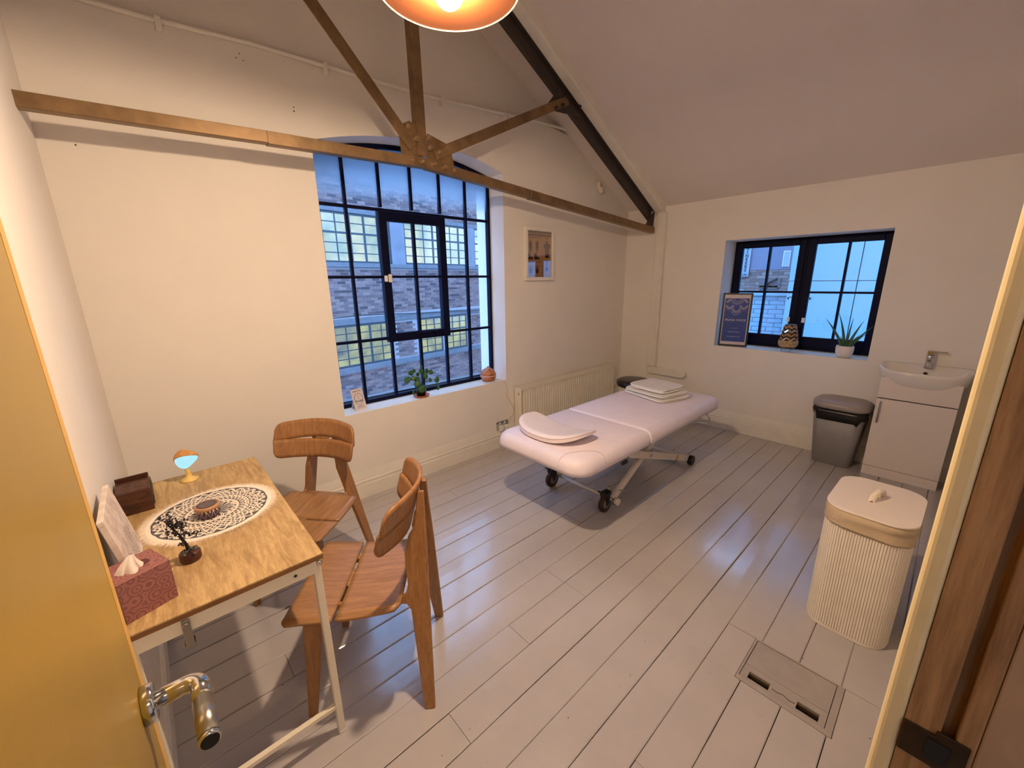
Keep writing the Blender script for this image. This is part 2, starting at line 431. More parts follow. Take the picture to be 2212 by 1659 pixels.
for z in zb[1:]:
    for a, b in ([(WXL + .02, CX0 - .028), (CX1 + .028, WXR - .022)] if z < 2 else [(WXL + .02, WXR - .022)]):
        MB().box(a, b, YF - .016, YF + .010, z - .010, z + .010).build('glazing_bar', M_navy, w1, .002, 1)
MB().box(CX0 - .03, CX0 + .03, YF - .032, YF + .02, 1.10, 2.052).box(CX1 - .03, CX1 + .03, YF - .032, YF + .02, 1.10, 2.052).box(CX0 + .03, CX1 - .03, YF - .032, YF + .02, 1.10, 1.165).box(CX0 + .03, CX1 - .03, YF - .032, YF + .02, 1.985, 2.052).build('casement', M_navy, w1, .003, 1)
MB().box(cx[3] - .010, cx[3] + .010, YF - .02, YF + .01, 1.165, 1.985).build('glazing_bar', M_navy, w1)
for a, b in ((CX0 + .03, cx[3] - .01), (cx[3] + .01, CX1 - .03)): MB().box(a, b, YF - .018, YF + .01, 1.582, 1.600).build('glazing_bar', M_navy, w1)
h = MB().box(CX0 - .030, CX0 - .004, YF - .046, YF - .032, 1.555, 1.600).box(CX0 + .0, CX0 + .028, YF - .05, YF - .032, 1.55, 1.61).build('casement_catch', M_white, w1, .006); tag(h, 'white painted casement catch')
MB().tube([(CX1 - .10, YF - .045, 1.15), (CX1 - .14, YF - .05, 1.155), (CX1 - .30, YF - .042, 1.15)], .006, 6).box(CX1 - .13, CX1 - .08, YF - .05, YF - .03, 1.13, 1.165).build('casement_stay', M_navy, w1)
for k in range(6):
    for i in range(4):
        a = max(cx[k], WXL) + .009; b = min(cx[k + 1], WXR) - .009; z0 = zb[i] + .008; z1 = zb[i + 1] - .008 if i < 3 else None
        if i < 3: mb = MB().box(a, b, YF - .002, YF + .002, z0, z1)
        else:
            mb = MB(); slab(mb, a, b, YF - .002, YF + .002, z0, z0, arch(a) - .022, arch(b) - .022)
        mb.build('pane', M_frost if i == 3 else M_glass, w1)

# ---------------------------------------------------------------- window 2 : small navy casement pair
XF = 4.66
w2 = st('window_2', 'small navy two leaf casement window above the bin')
def fr_rect(mb, y0, y1, z0, z1, t, x0, x1, tb=None):
    tb = tb or t
    mb.box(x0, x1, y0, y0 + t, z0, z1).box(x0, x1, y1 - t, y1, z0, z1).box(x0, x1, y0 + t, y1 - t, z0, z0 + tb).box(x0, x1, y0 + t, y1 - t, z1 - t, z1)
mb = MB(); fr_rect(mb, WY0, WY1 - .0, WZ0 + .004, WZ1, .045, XF - .03, XF + .05); mb.box(XF - .035, XF + .05, .992, 1.052, WZ0 + .04, WZ1 - .04)
mb.build('outer_frame', M_navy, w2, .003, 1)
for y0, y1, ym in ((.44, 1.018, .722), (1.026, 1.630, 1.327)):
    mb = MB(); fr_rect(mb, y0 + .005, y1 - .005, .900, 1.890, .056, XF - .045, XF, .095); mb.build('casement', M_navy, w2, .004, 1)
    MB().box(XF - .04, XF - .005, ym - .009, ym + .009, .99, 1.84).build('glazing_bar', M_navy, w2)
    MB().box(XF - .038, XF - .007, y0 + .05, y1 - .05, 1.400, 1.418).build('glazing_bar', M_navy, w2)
    for a, b in ((y0 + .05, ym - .008), (ym + .008, y1 - .05)):
        for c, d in ((.99, 1.401), (1.417, 1.84)): MB().box(XF - .02, XF - .016, a, b, c, d).build('pane', M_glass, w2)
for yy, s in ((1.062, 1), (.985, -1)):
    pts = [(XF - .055, yy, 1.35)] + [(XF - .06, yy + s * (.02 + .02 * t / 8 - (.016 * (1 - t / 14)) * math.cos(t * .75) * .9 + .01), 1.352 + .016 * (1 - t / 14) * math.sin(t * .75)) for t in range(12)]
    MB().tube(pts, .0035, 6).build('scroll_handle', M_black, w2)
for yy in (.965, 1.085): tag(MB().box(XF - .06, XF - .045, yy - .012, yy + .012, 1.13, 1.175).build('latch_plate', M_white, w2, .002), 'white latch plate')
MB().box(XR - .002, XF + .0, WY0, WY1, WZ0 - .003, WZ0 + .004).build('window_sill', M_trim, w2, .001)
MB().box(XR + .34, XR + .5, WY0, WY1, WZ0 - .03, WZ0).build('outer_sill', M_stone, w2)

# ---------------------------------------------------------------- door, frame
dr = st('door_1', 'ochre yellow door standing open at the left', (-.09, -.04, 0)); dr.rotation_euler = (0, 0, math.radians(.4))
MB().box(-.04, 0, 0, .745, .008, 2.04).build('door_leaf', M_door, dr, .001)
MB().box(-.04, .0004, .746, .772, .008, 2.04).build('edge_lipping', M_lip, dr, .001)
hz = .985
MB().lathe([(.0, 0), (.026, 0), (.026, .012), (.024, .014), (.0, .014)], 32, Matrix.Translation((.0005, .705, hz)) @ Matrix.Rotation(PI / 2, 4, 'Y')).build('rosette', M_chrome, dr)
pts = [(.008, .705, hz), (.045, .705, hz)] + [(.045 + .018 * math.sin(a), .705 - .018 + .018 * math.cos(a), hz) for a in [PI / 16 * i for i in range(1, 8)]] + [(.063, .687, hz), (.063, .66, hz)]
hd = MB().tube(pts, .0122, 20).build('door_handle', M_chrome, dr)
tag(MB().tube([(.063, .66, hz), (.063, .595, hz)], .0125, 20).build('grip_sleeve', M_satin, hd), 'satin grip sleeve')
MB().tube([(.063, .595, hz), (.063, .590, hz), (.063, .588, hz)], [.0124, .0124, .0105], 20).build('end_cap', M_chrome, hd)
MB().tube([(.063, .5885, hz), (.063, .587, hz)], [.0102, .0102], 20).build('end_plug', M_black, hd)
fr2 = st('trim_1', 'cream door frame with pine lining at the right')
# architrave (moulded) on the room side
prof = [(0, 0), (0, .006), (.008, .014), (.03, .020), (.052, .017), (.060, .012), (.066, .012), (.070, .006), (.070, 0)]
mb = MB(); n = len(prof); vs = [(.655 + a, -.047 + b, z) for z in (0, 2.12) for a, b in prof]
mb.add(vs, [tuple(reversed(range(n))), tuple(range(n, 2 * n))] + [(i, i + n, (i + 1) % n + n, (i + 1) % n) for i in range(n)]); mb.build('architrave', M_archi, fr2)
MB().box(-.16, .725, -.047, -.028, 2.06, 2.13).box(-.165, -.12, -.047, -.03, 0, 2.06).build('architrave', M_archi, fr2, .003)
MB().box(.640, .656, -.047, -.026, 0, 2.06).build('frame_edge', M_archi, fr2, .006, 3)
MB().box(.6415, .70, -.0785, -.047, 0, 2.06).build('jamb_lining', M_pine, fr2, .001)
MB().box(.657, .70, -.091, -.0785, 0, 2.06).build('jamb_lining', M_pine, fr2)
MB().box(.6405, .70, -.108, -.091, 0, 2.06).build('door_stop', M_pine, fr2, .002)
MB().box(.642, .74, -.30, -.1085, 0, 2.06).build('outer_lining', plain('tan lining paint', (170, 138, 104), .5, bump=.1), fr2, .002)
MB().box(-.16, -.135, -.2, -.05, 0, 2.06).box(-.16, .70, -.2, -.05, 2.06, 2.085).build('jamb_lining', M_pine, fr2)
sp = MB().box(.6385, .6415, -.096, -.047, .944, .992).box(.6382, .6412, -.104, -.075, .952, 1.000).build('strike_plate', plain('tarnished strike plate', (74, 58, 42), .45, .8, var=.25), fr2, .001)
MB().box(.6372, .6384, -.090, -.069, .955, .985).build('latch_hole', M_black, sp)

# ---------------------------------------------------------------- boxing along the rafter and down the wall
t2 = MB(); L0, L1 = (RX, roof(RX)), (XR, roof(XR))
def along(mb, y0, y1, top, bot, xa=RX, xb=XR):
    p = [(xa, y0, roof(xa) - bot), (xb, y0, roof(xb) - bot), (xb, y1, roof(xb) - bot), (xa, y1, roof(xa) - bot), (xa, y0, roof(xa) - top), (xb, y0, roof(xb) - top), (xb, y1, roof(xb) - top), (xa, y1, roof(xa) - top)]
    mb.add(p, [(0, 3, 2, 1), (4, 5, 6, 7), (0, 1, 5, 4), (1, 2, 6, 5), (2, 3, 7, 6), (3, 0, 4, 7)])
along(t2, 2.292, 2.384, -.01, .09)
t2 = t2.build('trim_2', M_trim, None, .006); tag(t2, 'white boxing running up the ceiling beside the truss rafter', kind='structure')
t3 = MB().box(XR - .05, XR + .001, 2.262, 2.36, .56, 2.24).build('trim_3', M_trim, None, .008, 3); tag(t3, 'white vertical pipe boxing on the right wall', kind='structure')
t4 = MB().prism([(x - 0, z) for x, z in rrect(.46, .085, .035, 6)], .05, frame((XR - .05, 2.13, .515), (0, -1, 0), (0, 0, 1)) @ Matrix.Translation((0, 0, -.05))).build('trim_4', M_trim, None, .01, 3); tag(t4, 'white horizontal pipe boxing end on the right wall', kind='structure')

# white conduit with clips on the gable
cnd = tag(MB().tube([(x, YB - .012, cond(x) - .012) for x, _ in COND[:-1]], .012, 8).build('cable_conduit', M_trim), 'thin white painted conduit running along the gable ledge', 'conduit')
for x in (.30, 1.05, 1.85, 2.45): MB().box(x - .012, x + .012, YB - .028, YB + .0, cond(x) - .055, cond(x) + .004).build('pipe_clip', M_trim, cnd, .004)

# ---------------------------------------------------------------- roof truss
tr = empty('roof_truss', (RX, 2.40, 2.2), 0, 'bronze grey bolted steel roof truss spanning the room under the ceiling', 'truss')
O = Vector((-RX, -2.40, -2.2))
def tp(name, mb, mat=M_steel, bev=.0015, par=tr, loc=True):
    return mb.build(name, mat, par, bev, 1, loc=tuple(O) if loc else None)
def angle_bar(a, b, h, d=.05, t=.007, side=-1):    # steel angle: web in the truss plane, flange pointing back
    a = Vector((a[0], 2.385, a[1])); b = Vector((b[0], 2.385, b[1])); tt = (b - a).normalized(); nrm = Vector((-tt.z, 0, tt.x))
    if nrm.z < 0: nrm = -nrm
    m = Matrix((tt, Vector((0, 1, 0)), nrm)).transposed().to_4x4(); m.translation = a; L = (b - a).length
    mb = MB().box(0, L, -t / 2, t / 2, -h, 0, m)
    if side < 0: mb.box(0, L, t / 2, d, -h, -h + t, m)
    else: mb.box(0, L, t / 2, d, -t, 0, m)
    return mb
tp('tie_bar', angle_bar((-.20, 2.226), (.60, 2.262), .052)); tp('tie_bar', angle_bar((.60, 2.262), (1.478, 2.294), .056)); tp('tie_bar', angle_bar((1.482, 2.292), (2.4, 2.228), .058)); tp('tie_bar', angle_bar((2.4, 2.228), (4.30, 2.094), .062))
kp = angle_bar((1.487, 2.30), (1.47, roof(RX) - .05), .062); tp('king_post', kp)
tp('strut', angle_bar((1.415, 2.36), (.55, 3.28), .066, side=1))
tp('strut', angle_bar((1.53, 2.352), (2.80, 2.965), .064))
for sgn in (1,):
    rf = MB()
    def rz(x, off): return 2.169 + .519 * (4.235 - x) + off
    xa, xb = RX, 4.27
    for (y0, y1, o0, o1) in ((2.415, 2.423, 0, .115), (2.385, 2.415, .103, .111), (2.423, 2.45, .0, .008)):
        p = [(xa, y0, rz(xa, o0)), (xb, y0, rz(xb, o0)), (xb, y1, rz(xb, o0)), (xa, y1, rz(xa, o0)), (xa, y0, rz(xa, o1)), (xb, y0, rz(xb, o1)), (xb, y1, rz(xb, o1)), (xa, y1, rz(xa, o1))]
        rf.add(p, [(0, 3, 2, 1), (4, 5, 6, 7), (0, 1, 5, 4), (1, 2, 6, 5), (2, 3, 7, 6), (3, 0, 4, 7)])
    tag(tp('rafter', rf, M_rafter), 'dark brown rafter')
rf = MB()
for (y0, y1, o0, o1) in ((2.415, 2.423, -.17, -.055),):
    p = [(XL + .01, y0, roof(XL + .01) + o0), (RX, y0, roof(RX) + o0), (RX, y1, roof(RX) + o0), (XL + .01, y1, roof(XL + .01) + o0), (XL + .01, y0, roof(XL + .01) + o1), (RX, y0, roof(RX) + o1), (RX, y1, roof(RX) + o1), (XL + .01, y1, roof(XL + .01) + o1)]
    rf.add(p, [(0, 3, 2, 1), (4, 5, 6, 7), (0, 1, 5, 4), (1, 2, 6, 5), (2, 3, 7, 6), (3, 0, 4, 7)])
tag(tp('rafter', rf, M_rafter), 'dark brown rafter')
def plate(poly, y, t=.008): 
    return MB().prism(poly, t, Matrix.Translation((0, y + t, 0)) @ Matrix.Rotation(PI / 2, 4, 'X'))
tp('gusset_plate', plate([(1.305, 2.44), (1.32, 2.24), (1.46, 2.24), (1.46, 2.455), (1.38, 2.478)], 2.392))
tp('gusset_plate', plate([(1.49, 2.24), (1.71, 2.22), (1.675, 2.35), (1.642, 2.404), (1.50, 2.436)], 2.392))
tp('gusset_plate', plate([(2.60, 2.87), (2.66, 2.83), (2.88, 2.85), (3.05, 2.86), (2.72, 3.00)], 2.395), M_rafter)
tp('gusset_plate', plate([(4.10, 2.08), (4.28, 2.05), (4.30, 2.26), (4.24, 2.22)], 2.392), M_rafter)
M_boltm = plain('bolt steel', (164, 138, 108), .35, .7, var=.2)
def bolt(x, z, r=.0165, m=M_boltm):
    mb = MB().lathe([(0, 0), (r, 0), (r, .014), (0, .014)], 6, smooth=False).lathe([(0, .014), (r * .52, .014), (r * .52, .026), (r * .4, .028), (0, .028)], 10, smooth=False)
    o = mb.build('bolt', m, tr, loc=(x + O.x, 2.3815 + O.y, z + O.z)); o.rotation_euler = (PI / 2, random.uniform(0, 1), 0)
for x, z in ((1.375, 2.264), (1.448, 2.266), (1.527, 2.266), (1.606, 2.260), (1.677, 2.252), (1.357, 2.440), (1.407, 2.385), (1.570, 2.339), (1.638, 2.375), (1.497, 2.408), (1.500, 2.352)): bolt(x, z)
for x, z in ((2.663, 2.845), (2.744, 2.884), (2.798, 2.955), (2.945, 2.92)): bolt(x, z, .014, M_rafter)

# screw holes in the gable plaster
for x, z, r_ in ((.618, 2.711, .005), (.602, 2.688, .005), (.632, 2.684, .005), (.852, 2.522, .006), (.851, 2.502, .007), (-.078, 2.155, .006), (2.898, 2.803, .004), (2.886, 2.779, .005)):
    r_ *= .6; MB().lathe([(0, 0), (r_, 0), (r_ * .9, .0012), (0, .0012)], 10, Matrix.Translation((x, YB + .0002, z)) @ Matrix.Rotation(PI / 2, 4, 'X')).build('screw_hole', M_black, wb)
# wall sensor
dt = empty('wall_sensor', (3.757, YB, 2.47), 0, 'small cream motion sensor high on the gable wall', 'sensor')
MB().lathe([(0, 0), (.03, 0), (.03, .02), (.026, .03), (0, .03)], 16, Matrix.Translation((0, -.0, .02)) @ Matrix.Rotation(PI / 2, 4, 'X'), sy=1.5).build('backplate', M_cream, dt)
MB().lathe([(.0, -.05), (.022, -.045), (.028, -.02), (.026, .01), (.0, .02)], 14, Matrix.Translation((0, -.035, -.005))).build('sensor_head', M_cream, dt)

# ---------------------------------------------------------------- pendant lamp
LX, LY = .751, 1.053
pl = empty('pendant_lamp', (LX, LY, 2.3), 0, 'amber metal dome pendant lamp with a glowing bulb', 'lamp')
t = NT('copper lamp shade'); t.base((.085, .026, .006)); t.set(Metallic=.0, Roughness=.35)
tl = t.n('ShaderNodeBsdfTranslucent'); tl.inputs[0].default_value = (1, .46, .14, 1)
mx = t.n('ShaderNodeMixShader'); mx.inputs[0].default_value = .02; t.l(t.b.outputs[0], mx.inputs[1]); t.l(tl.outputs[0], mx.inputs[2]); t.l(mx.outputs[0], t.out.inputs[0])
MB().lathe([(.190, 0), (.182, .05), (.162, .10), (.128, .15), (.085, .185), (.04, .20), (.022, .205)], 64).build('lamp_shade', t.m, pl, solid=.0015)
tag(MB().tube([(.1905 * math.cos(a), .1905 * math.sin(a), 0) for a in [2 * PI * i / 64 for i in range(64)]], .0025, 6, closed=True).build('shade_rim', plain('shade rim', (236, 200, 140), .3), pl), 'pale rolled rim')
MB().tube([(0, 0, .205), (0, 0, 1.05)], .004, 8).build('flex', M_black, pl)
MB().lathe([(0, 1.04), (.05, 1.04), (.05, 1.09), (0, 1.09)], 20).build('ceiling_rose', M_white, pl)
sk = MB().lathe([(0, .045), (.022, .045), (.024, .07), (.02, .09), (.02, .20), (0, .20)], 20).build('bulb_holder', emit('glowing bulb neck', (255, 205, 40), 1.6), pl)
tag(MB().lathe([(.018, .06), (.024, .045), (.034, .03), (.0375, .008), (.0375, -.014)], 28).build('bulb_collar', emit('glowing bulb collar', (255, 226, 120), 1.6), pl), 'yellow lit bulb collar')
bu = MB().lathe([(.0375, -.014), (.036, -.024), (.031, -.033), (.022, -.041), (.011, -.0455), (0, -.046)], 28)
t = NT('bulb glow'); t.base((0, 0, 0)); t.set(Emission_Color=(1, .74, .50, 1), Emission_Strength=BULB); bu.build('bulb', t.m, pl)

# ---------------------------------------------------------------- desk
DX0, DX1, DY0, DY1, DZ = -.165, .287, 1.205, 2.19, .735
dk = empty('desk', (.06, 1.70, 0), 0, 'small folding desk with sawn oak top and cream steel frame by the left wall', 'desk')
def D(mb, name, mat, bev=.0015, par=dk): return mb.build(name, mat, par, bev, 1, loc=(-.06, -1.70, 0) if par is dk else None)
D(MB().box(DX0, DX1, DY0, DY1, DZ - .004, DZ), 'desk_top', M_oak_desk, 0)
D(MB().box(DX0, DX1, DY0, DY1, DZ - .018, DZ - .0042), 'top_edge', M_oak_edge, 0)
ap = D(MB().box(DX0 + .01, DX1 - .02, DY0 + .004, DY0 + .010, DZ - .062, DZ - .018).box(DX0 + .01, DX1 - .02, DY0 + .01, DY0 + .03, DZ - .024, DZ - .018), 'apron', M_cream, .001)
D(MB().box(DX1 - .026, DX1 - .004, DY0 + .02, DY1 - .02, DZ - .05, DZ - .018), 'side_rail', M_cream); D(MB().box(DX0 + .01, DX1 - .02, DY1 - .03, DY1 - .01, DZ - .062, DZ - .018), 'apron', M_cream)
for x in (DX0 - .009, DX1 - .030):
    for y in (DY0 + .008, DY1 - .030):
        lg = D(MB().box(x, x + .022, y, y + .022, .008, DZ - .018), 'leg', M_cream, .002)
        D(MB().box(x - .001, x + .023, y - .001, y + .023, 0, .012), 'foot_cap', M_white, .003, lg)
for y in (DY0 + .009, DY1 - .029):
    D(MB().box(DX0 + .03, DX1 - .028, y, y + .018, .112, .130), 'crossbar', M_cream, .002)
for x, z in ((.205, DZ - .040),):
    tag(D(MB().lathe([(0, 0), (.0045, 0), (.0045, .002), (0, .002)], 12, Matrix.Translation((x, DY0 + .0042, z)) @ Matrix.Rotation(PI / 2, 4, 'X')), 'screw_hole', M_black, 0), 'dark empty screw hole')
D(MB().lathe([(0, 0), (.008, 0), (.008, .004), (.003, .006), (0, .006)], 14, Matrix.Translation((DX1 - .012, DY0 + .004, DZ - .030)) @ Matrix.Rotation(PI / 2, 4, 'X')), 'bolt', M_chrome, 0)
D(MB().box(-.065, -.047, DY0 - .004, DY0 + .003, DZ - .10, DZ - .022).box(-.068, -.044, DY0 - .002, DY0 + .03, DZ - .104, DZ - .098).tube([(-.056, DY0 - .008, DZ - .036), (-.056, DY0 + .003, DZ - .036)], .007, 12), 'folding_catch', M_satin, .001)

# ---------------------------------------------------------------- oak ply chairs
def chair(loc, rz, label):
    r = empty('dining_chair', loc, rz, label, 'chair', 'oak ply chairs around the desk')
    # local +x = forward, y = side, z = up
    # seat : curved ply with two slots cut in from the sides
    def seat_z(x, y): return .437 + .10 * (y * y) - .012 * math.sin((x + .19) / .38 * PI) + (.0 if x < .12 else -.35 * (x - .12) ** 1.6) + .0
    def outline_w(x):
        t = (x + .195) / .39; return .200 + .027 * t
    def panel(name, x0, x1, r0, r1, th=.011):
        n = 12; mb = MB(); V = []; m = 12
        for i in range(n + 1):
            x = x0 + (x1 - x0) * i / n; w = outline_w(x)
            d0, d1 = x - x0, x1 - x
            if r0 and d0 < r0: w -= r0 - math.sqrt(max(0, r0 * r0 - (r0 - d0) ** 2))
            if r1 and d1 < r1: w -= r1 - math.sqrt(max(0, r1 * r1 - (r1 - d1) ** 2))
            for j in range(m + 1):
                y = -w + 2 * w * j / m; V.append((x, y, seat_z(x, y)))
        mb.add(V, [(i * (m + 1) + j, (i + 1) * (m + 1) + j, (i + 1) * (m + 1) + j + 1, i * (m + 1) + j + 1) for i in range(n) for j in range(m)], True)
        return mb
    mb = panel('s', -.195, .020, .03, 0)
    mb2 = panel('s', .032, .195, 0, .014)
    mb.add(mb2.v, mb2.f, True)
    # bridge in the middle joining both halves between the slots
    mb.grid(lambda u, v: (.020 + .012 * u, -.045 + .09 * v, seat_z(.026, -.045 + .09 * v)), 1, 4)
    s = mb.build('seat', M_chair, r, solid=.012); s.modifiers['solid'].offset = -1
    # backrest : bent ply
    def back_pt(u, v, off=0):       # u across -1..1, v up 0..1
        y = u * (.228 - .018 * abs(v - .6)); x = -.245 + .085 * u * u - .055 * (v - .5) + off; return (x, y, .645 + .20 * v - .012 * u * u * (1 if v > .5 else -1))
    def half(v0, v1, c0, c1):
        mb = MB(); n, m = 64, 5; V = []
        for i in range(n + 1):
            u = -1 + 2 * i / n; e = 1 - abs(u); cut = .0
            if e < .14: cut = .030 / .2 * (1 - math.sqrt(max(0, 1 - ((.14 - e) / .14) ** 2)))
            a = v0 + (cut if c0 else 0); b = v1 - (cut if c1 else 0)
            for j in range(m + 1): V.append(back_pt(u, a + (b - a) * j / m))
        mb.add(V, [(i * (m + 1) + j, (i + 1) * (m + 1) + j, (i + 1) * (m + 1) + j + 1, i * (m + 1) + j + 1) for i in range(n) for j in range(m)], True); return mb
    mb = half(0, .475, True, False); m2 = half(.525, 1, False, True); mb.add(m2.v, m2.f, True)
    mb.grid(lambda u, v: back_pt(-.16 + .32 * u, .475 + .05 * v), 4, 1)
    mb.build('backrest', M_chairv, r, solid=.012)
    # rear legs : tall tapering ply blades leaning in towards the top, thickest at the seat
    for sg in (-1, 1):
        foot = Vector((-.285, sg * .215, 0)); top = Vector((-.272, sg * .045, .80)); ax = (top - foot).normalized()
        m = Matrix.Translation(foot) @ Matrix((Vector((1, 0, 0)), Vector((0, ax.z, -ax.y)), Vector((0, ax.y, ax.z)))).transposed().to_4x4()
        # profile in the local x / z plane
        prof = [(-.012, 0), (.026, 0), (.052, .30), (.060, .385), (.075, .408), (.16, .418), (.33, .405), (.44, .400), (.44, .425), (.12, .436), (.085, .440), (.072, .455), (.068, .475), (.075, .60), (.060, .66), (.034, .70), (.022, .825), (-.002, .825), (-.008, .5)]
        mb = MB(); k = len(prof); t = .020
        vs = [tuple(m @ Vector((x, -t / 2, z))) for x, z in prof] + [tuple(m @ Vector((x, t / 2, z))) for x, z in prof]
        if True:
            # keep the seat support arm level and running forward under the seat
            pass
        mb.add(vs, [tuple(range(k)), tuple(reversed(range(k, 2 * k)))] + [((i + 1) % k, i, i + k, (i + 1) % k + k) for i in range(k)])
        mb.build('rear_leg', M_chairv, r, .003)
        # front leg blade
        foot = Vector((.150, sg * .200, 0)); top = Vector((.115, sg * .15, .425)); ax = (top - foot).normalized()
        q = Vector((1, 0, 0)); yv = ax.cross(q).normalized(); xv = yv.cross(ax)
        m = Matrix.Translation(foot) @ Matrix((xv, yv, ax)).transposed().to_4x4()
        prof = [(-.014, 0), (.014, 0), (.034, .40), (.034, .43), (-.05, .43), (-.034, .38)]
        mb = MB(); k = len(prof); vs = [tuple(m @ Vector((x, -t / 2, z))) for x, z in prof] + [tuple(m @ Vector((x, t / 2, z))) for x, z in prof]
        mb.add(vs, [tuple(range(k)), tuple(reversed(range(k, 2 * k)))] + [((i + 1) % k, i, i + k, (i + 1) % k + k) for i in range(k)]); mb.build('front_leg', M_chairv, r, .003)
    # cross rail between the rear legs
    MB().box(-.235, -.205, -.12, .12, .398, .428).build('cross_rail', M_chair, r, .004)
    MB().box(.085, .115, -.15, .15, .395, .422).build('cross_rail', M_chair, r, .004)
    return r
chair((.45, 1.417, 0), math.radians(143), 'oak ply chair nearest the door, drawn up at the desk corner')
chair((.415, 2.04, 0), math.radians(219), 'oak ply chair standing by the wall behind the desk end')

# ---------------------------------------------------------------- things on the desk
def doily_mat():
    t = NT('mandala doily print'); tc = t.n('ShaderNodeTexCoord'); sp = t.n('ShaderNodeSeparateXYZ'); t.l(tc.outputs['Object'], sp.inputs[0])
    x, y = sp.outputs[0], sp.outputs[1]
    r = t.math('DIVIDE', t.math('SQRT', t.math('ADD', t.math('MULTIPLY', x, x), t.math('MULTIPLY', y, y))), .205)
    th = t.math('ARCTAN2', y, x)
    def absin(n, ph=0): return t.math('ABSOLUTE', t.math('SINE', t.math('ADD', t.math('MULTIPLY', th, n), ph)))
    def line(e, w): return t.math('LESS_THAN', t.math('ABSOLUTE', e), w)
    def near(r0, amp, n, w, ph=0): return line(t.math('SUBTRACT', r, t.math('ADD', t.math('MULTIPLY', absin(n, ph), amp), r0)), w)
    def orr(*a):
        o = a[0]
        for b in a[1:]: o = t.math('MAXIMUM', o, b)
        return o
    w = orr(near(.10, .24, 5, .020), near(.10, .24, 5, .020, PI / 2), near(.22, .12, 6, .016, .5), near(.38, 0, 1, .024), near(.42, .10, 9, .020), near(.42, .10, 9, .020, PI / 2), near(.55, .0, 1, .012), near(.57, .11, 13, .020), near(.68, -.09, 13, .018), near(.70, .0, 1, .010), near(.71, .10, 16, .020, .6), near(.82, -.09, 11, .018, .7))
    nz = t.noise(tc.outputs['Object'], 70, 2)
    dark = t.mix(nz, s2l((74, 72, 78)), s2l((96, 94, 98)))
    c = t.mix(w, dark, s2l((228, 214, 196)))
    rim = t.math('GREATER_THAN', r, t.math('ADD', .845, t.math('MULTIPLY', absin(9), .012)))
    c = t.mix(rim, c, s2l((240, 226, 208)))
    t.base(c); t.set(Roughness=.95); t.bump(t.noise(tc.outputs['Object'], 500, 2), .4, .001); return t.m
ML = Vector((.068, 1.738, DZ))
dy = empty('doily', ML, 0, 'round fringed mandala doily in dark grey and cream lying on the desk', 'doily')
MB().lathe([(0, .0022), (.19, .0022), (.192, .0004), (0, .0004)], 72, smooth=False).build('printed_cloth', doily_mat(), dy)
mb = MB()
for i in range(1000):
    a = 2 * PI * i / 1000 + random.uniform(-.01, .01); r1 = .212 + random.uniform(-.006, .006); b = a + random.uniform(-.035, .035); wv = .0008
    ca, sa, cb, sb = math.cos(a), math.sin(a), math.cos(b), math.sin(b); z = random.uniform(.0008, .0028)
    mb.add([(.188 * ca + wv * sa, .188 * sa - wv * ca, .0012), (.188 * ca - wv * sa, .188 * sa + wv * ca, .0012), (r1 * cb, r1 * sb, z), (.189 * ca, .189 * sa, .0032)], [(0, 2, 1), (0, 3, 2), (1, 2, 3)])
tag(mb.build('fringe', plain('cotton fringe', (240, 226, 208), .95), dy), 'cream cotton fringe', kind='stuff')

dm = empty('drum_box', (.055, 1.705, DZ + .0025), 0, 'tiny carved drum shaped trinket box in the middle of the doily', 'box')
t = NT('carved drum body'); v = t.n('ShaderNodeTexCoord'); sp = t.n('ShaderNodeSeparateXYZ'); t.l(v.outputs['Object'], sp.inputs[0])
th = t.math('ARCTAN2', sp.outputs[1], sp.outputs[0]); zz = t.math('DIVIDE', sp.outputs[2], .034)
zig = t.math('PINGPONG', t.math('MULTIPLY', th, 4.0), 1.0)
wmask = t.math('LESS_THAN', t.math('ABSOLUTE', t.math('SUBTRACT', zig, t.math('MULTIPLY', zz, 1.1))), .10)
tri = t.math('GREATER_THAN', t.math('ADD', zz, t.math('MULTIPLY', t.math('PINGPONG', t.math('MULTIPLY', th, 6.0), 1.0), .45)), 1.18)
t.base(t.mix(tri, t.mix(wmask, s2l((70, 44, 44)), s2l((150, 140, 170))), s2l((236, 214, 160)))); t.set(Roughness=.5)
MB().lathe([(0, 0), (.028, 0), (.035, .010), (.0365, .018), (.035, .034), (0, .034)], 32).build('drum_body', t.m, dm)
tag(MB().lathe([(.0, .034), (.037, .034), (.039, .038), (.038, .045), (.034, .047), (.030, .046), (0, .045)], 32).build('drum_lid', plain('terracotta lid rim', (180, 134, 100), .5), dm), 'terracotta coloured lid rim')
tag(MB().lathe([(0, .0465), (.030, .0465), (.031, .048), (.026, .0495), (.024, .048), (0, .049)], 32).build('lid_inlay', plain('speckled lid inlay', (98, 84, 84), .6, var=.5, vs=260), dm), 'speckled grey inlay')

# bird shaped lamp
bl = empty('bird_lamp', (.030, 2.115, DZ), math.radians(-8), 'little bird shaped table lamp glowing pale blue at the desk back', 'lamp')
MB().lathe([(0, 0), (.034, 0), (.035, .003), (.022, .008), (.012, .016), (.008, .034), (.009, .050), (0, .052)], 28).build('lamp_base', M_brass, bl)
def egg(o, rx, ry, rz, n=18, m=28, tail=0):
    def fn(u, v):
        a = PI * u; b = 2 * PI * v; x = math.cos(a); q = math.sin(a)
        sx = 1 + tail * max(0, x) ** 2
        return (o[0] + rx * x * sx, o[1] + ry * q * math.cos(b) * (1 - .25 * max(0, x)), o[2] + rz * q * math.sin(b) * (1 - .3 * max(0, x)) + tail * .010 * max(0, x))
    return fn
MB().grid(egg((.0, 0, .094), .034, .034, .040, tail=.30), 16, 26).build('glowing_belly', emit('pale blue lamp glow', (168, 226, 240), 1.1), bl)
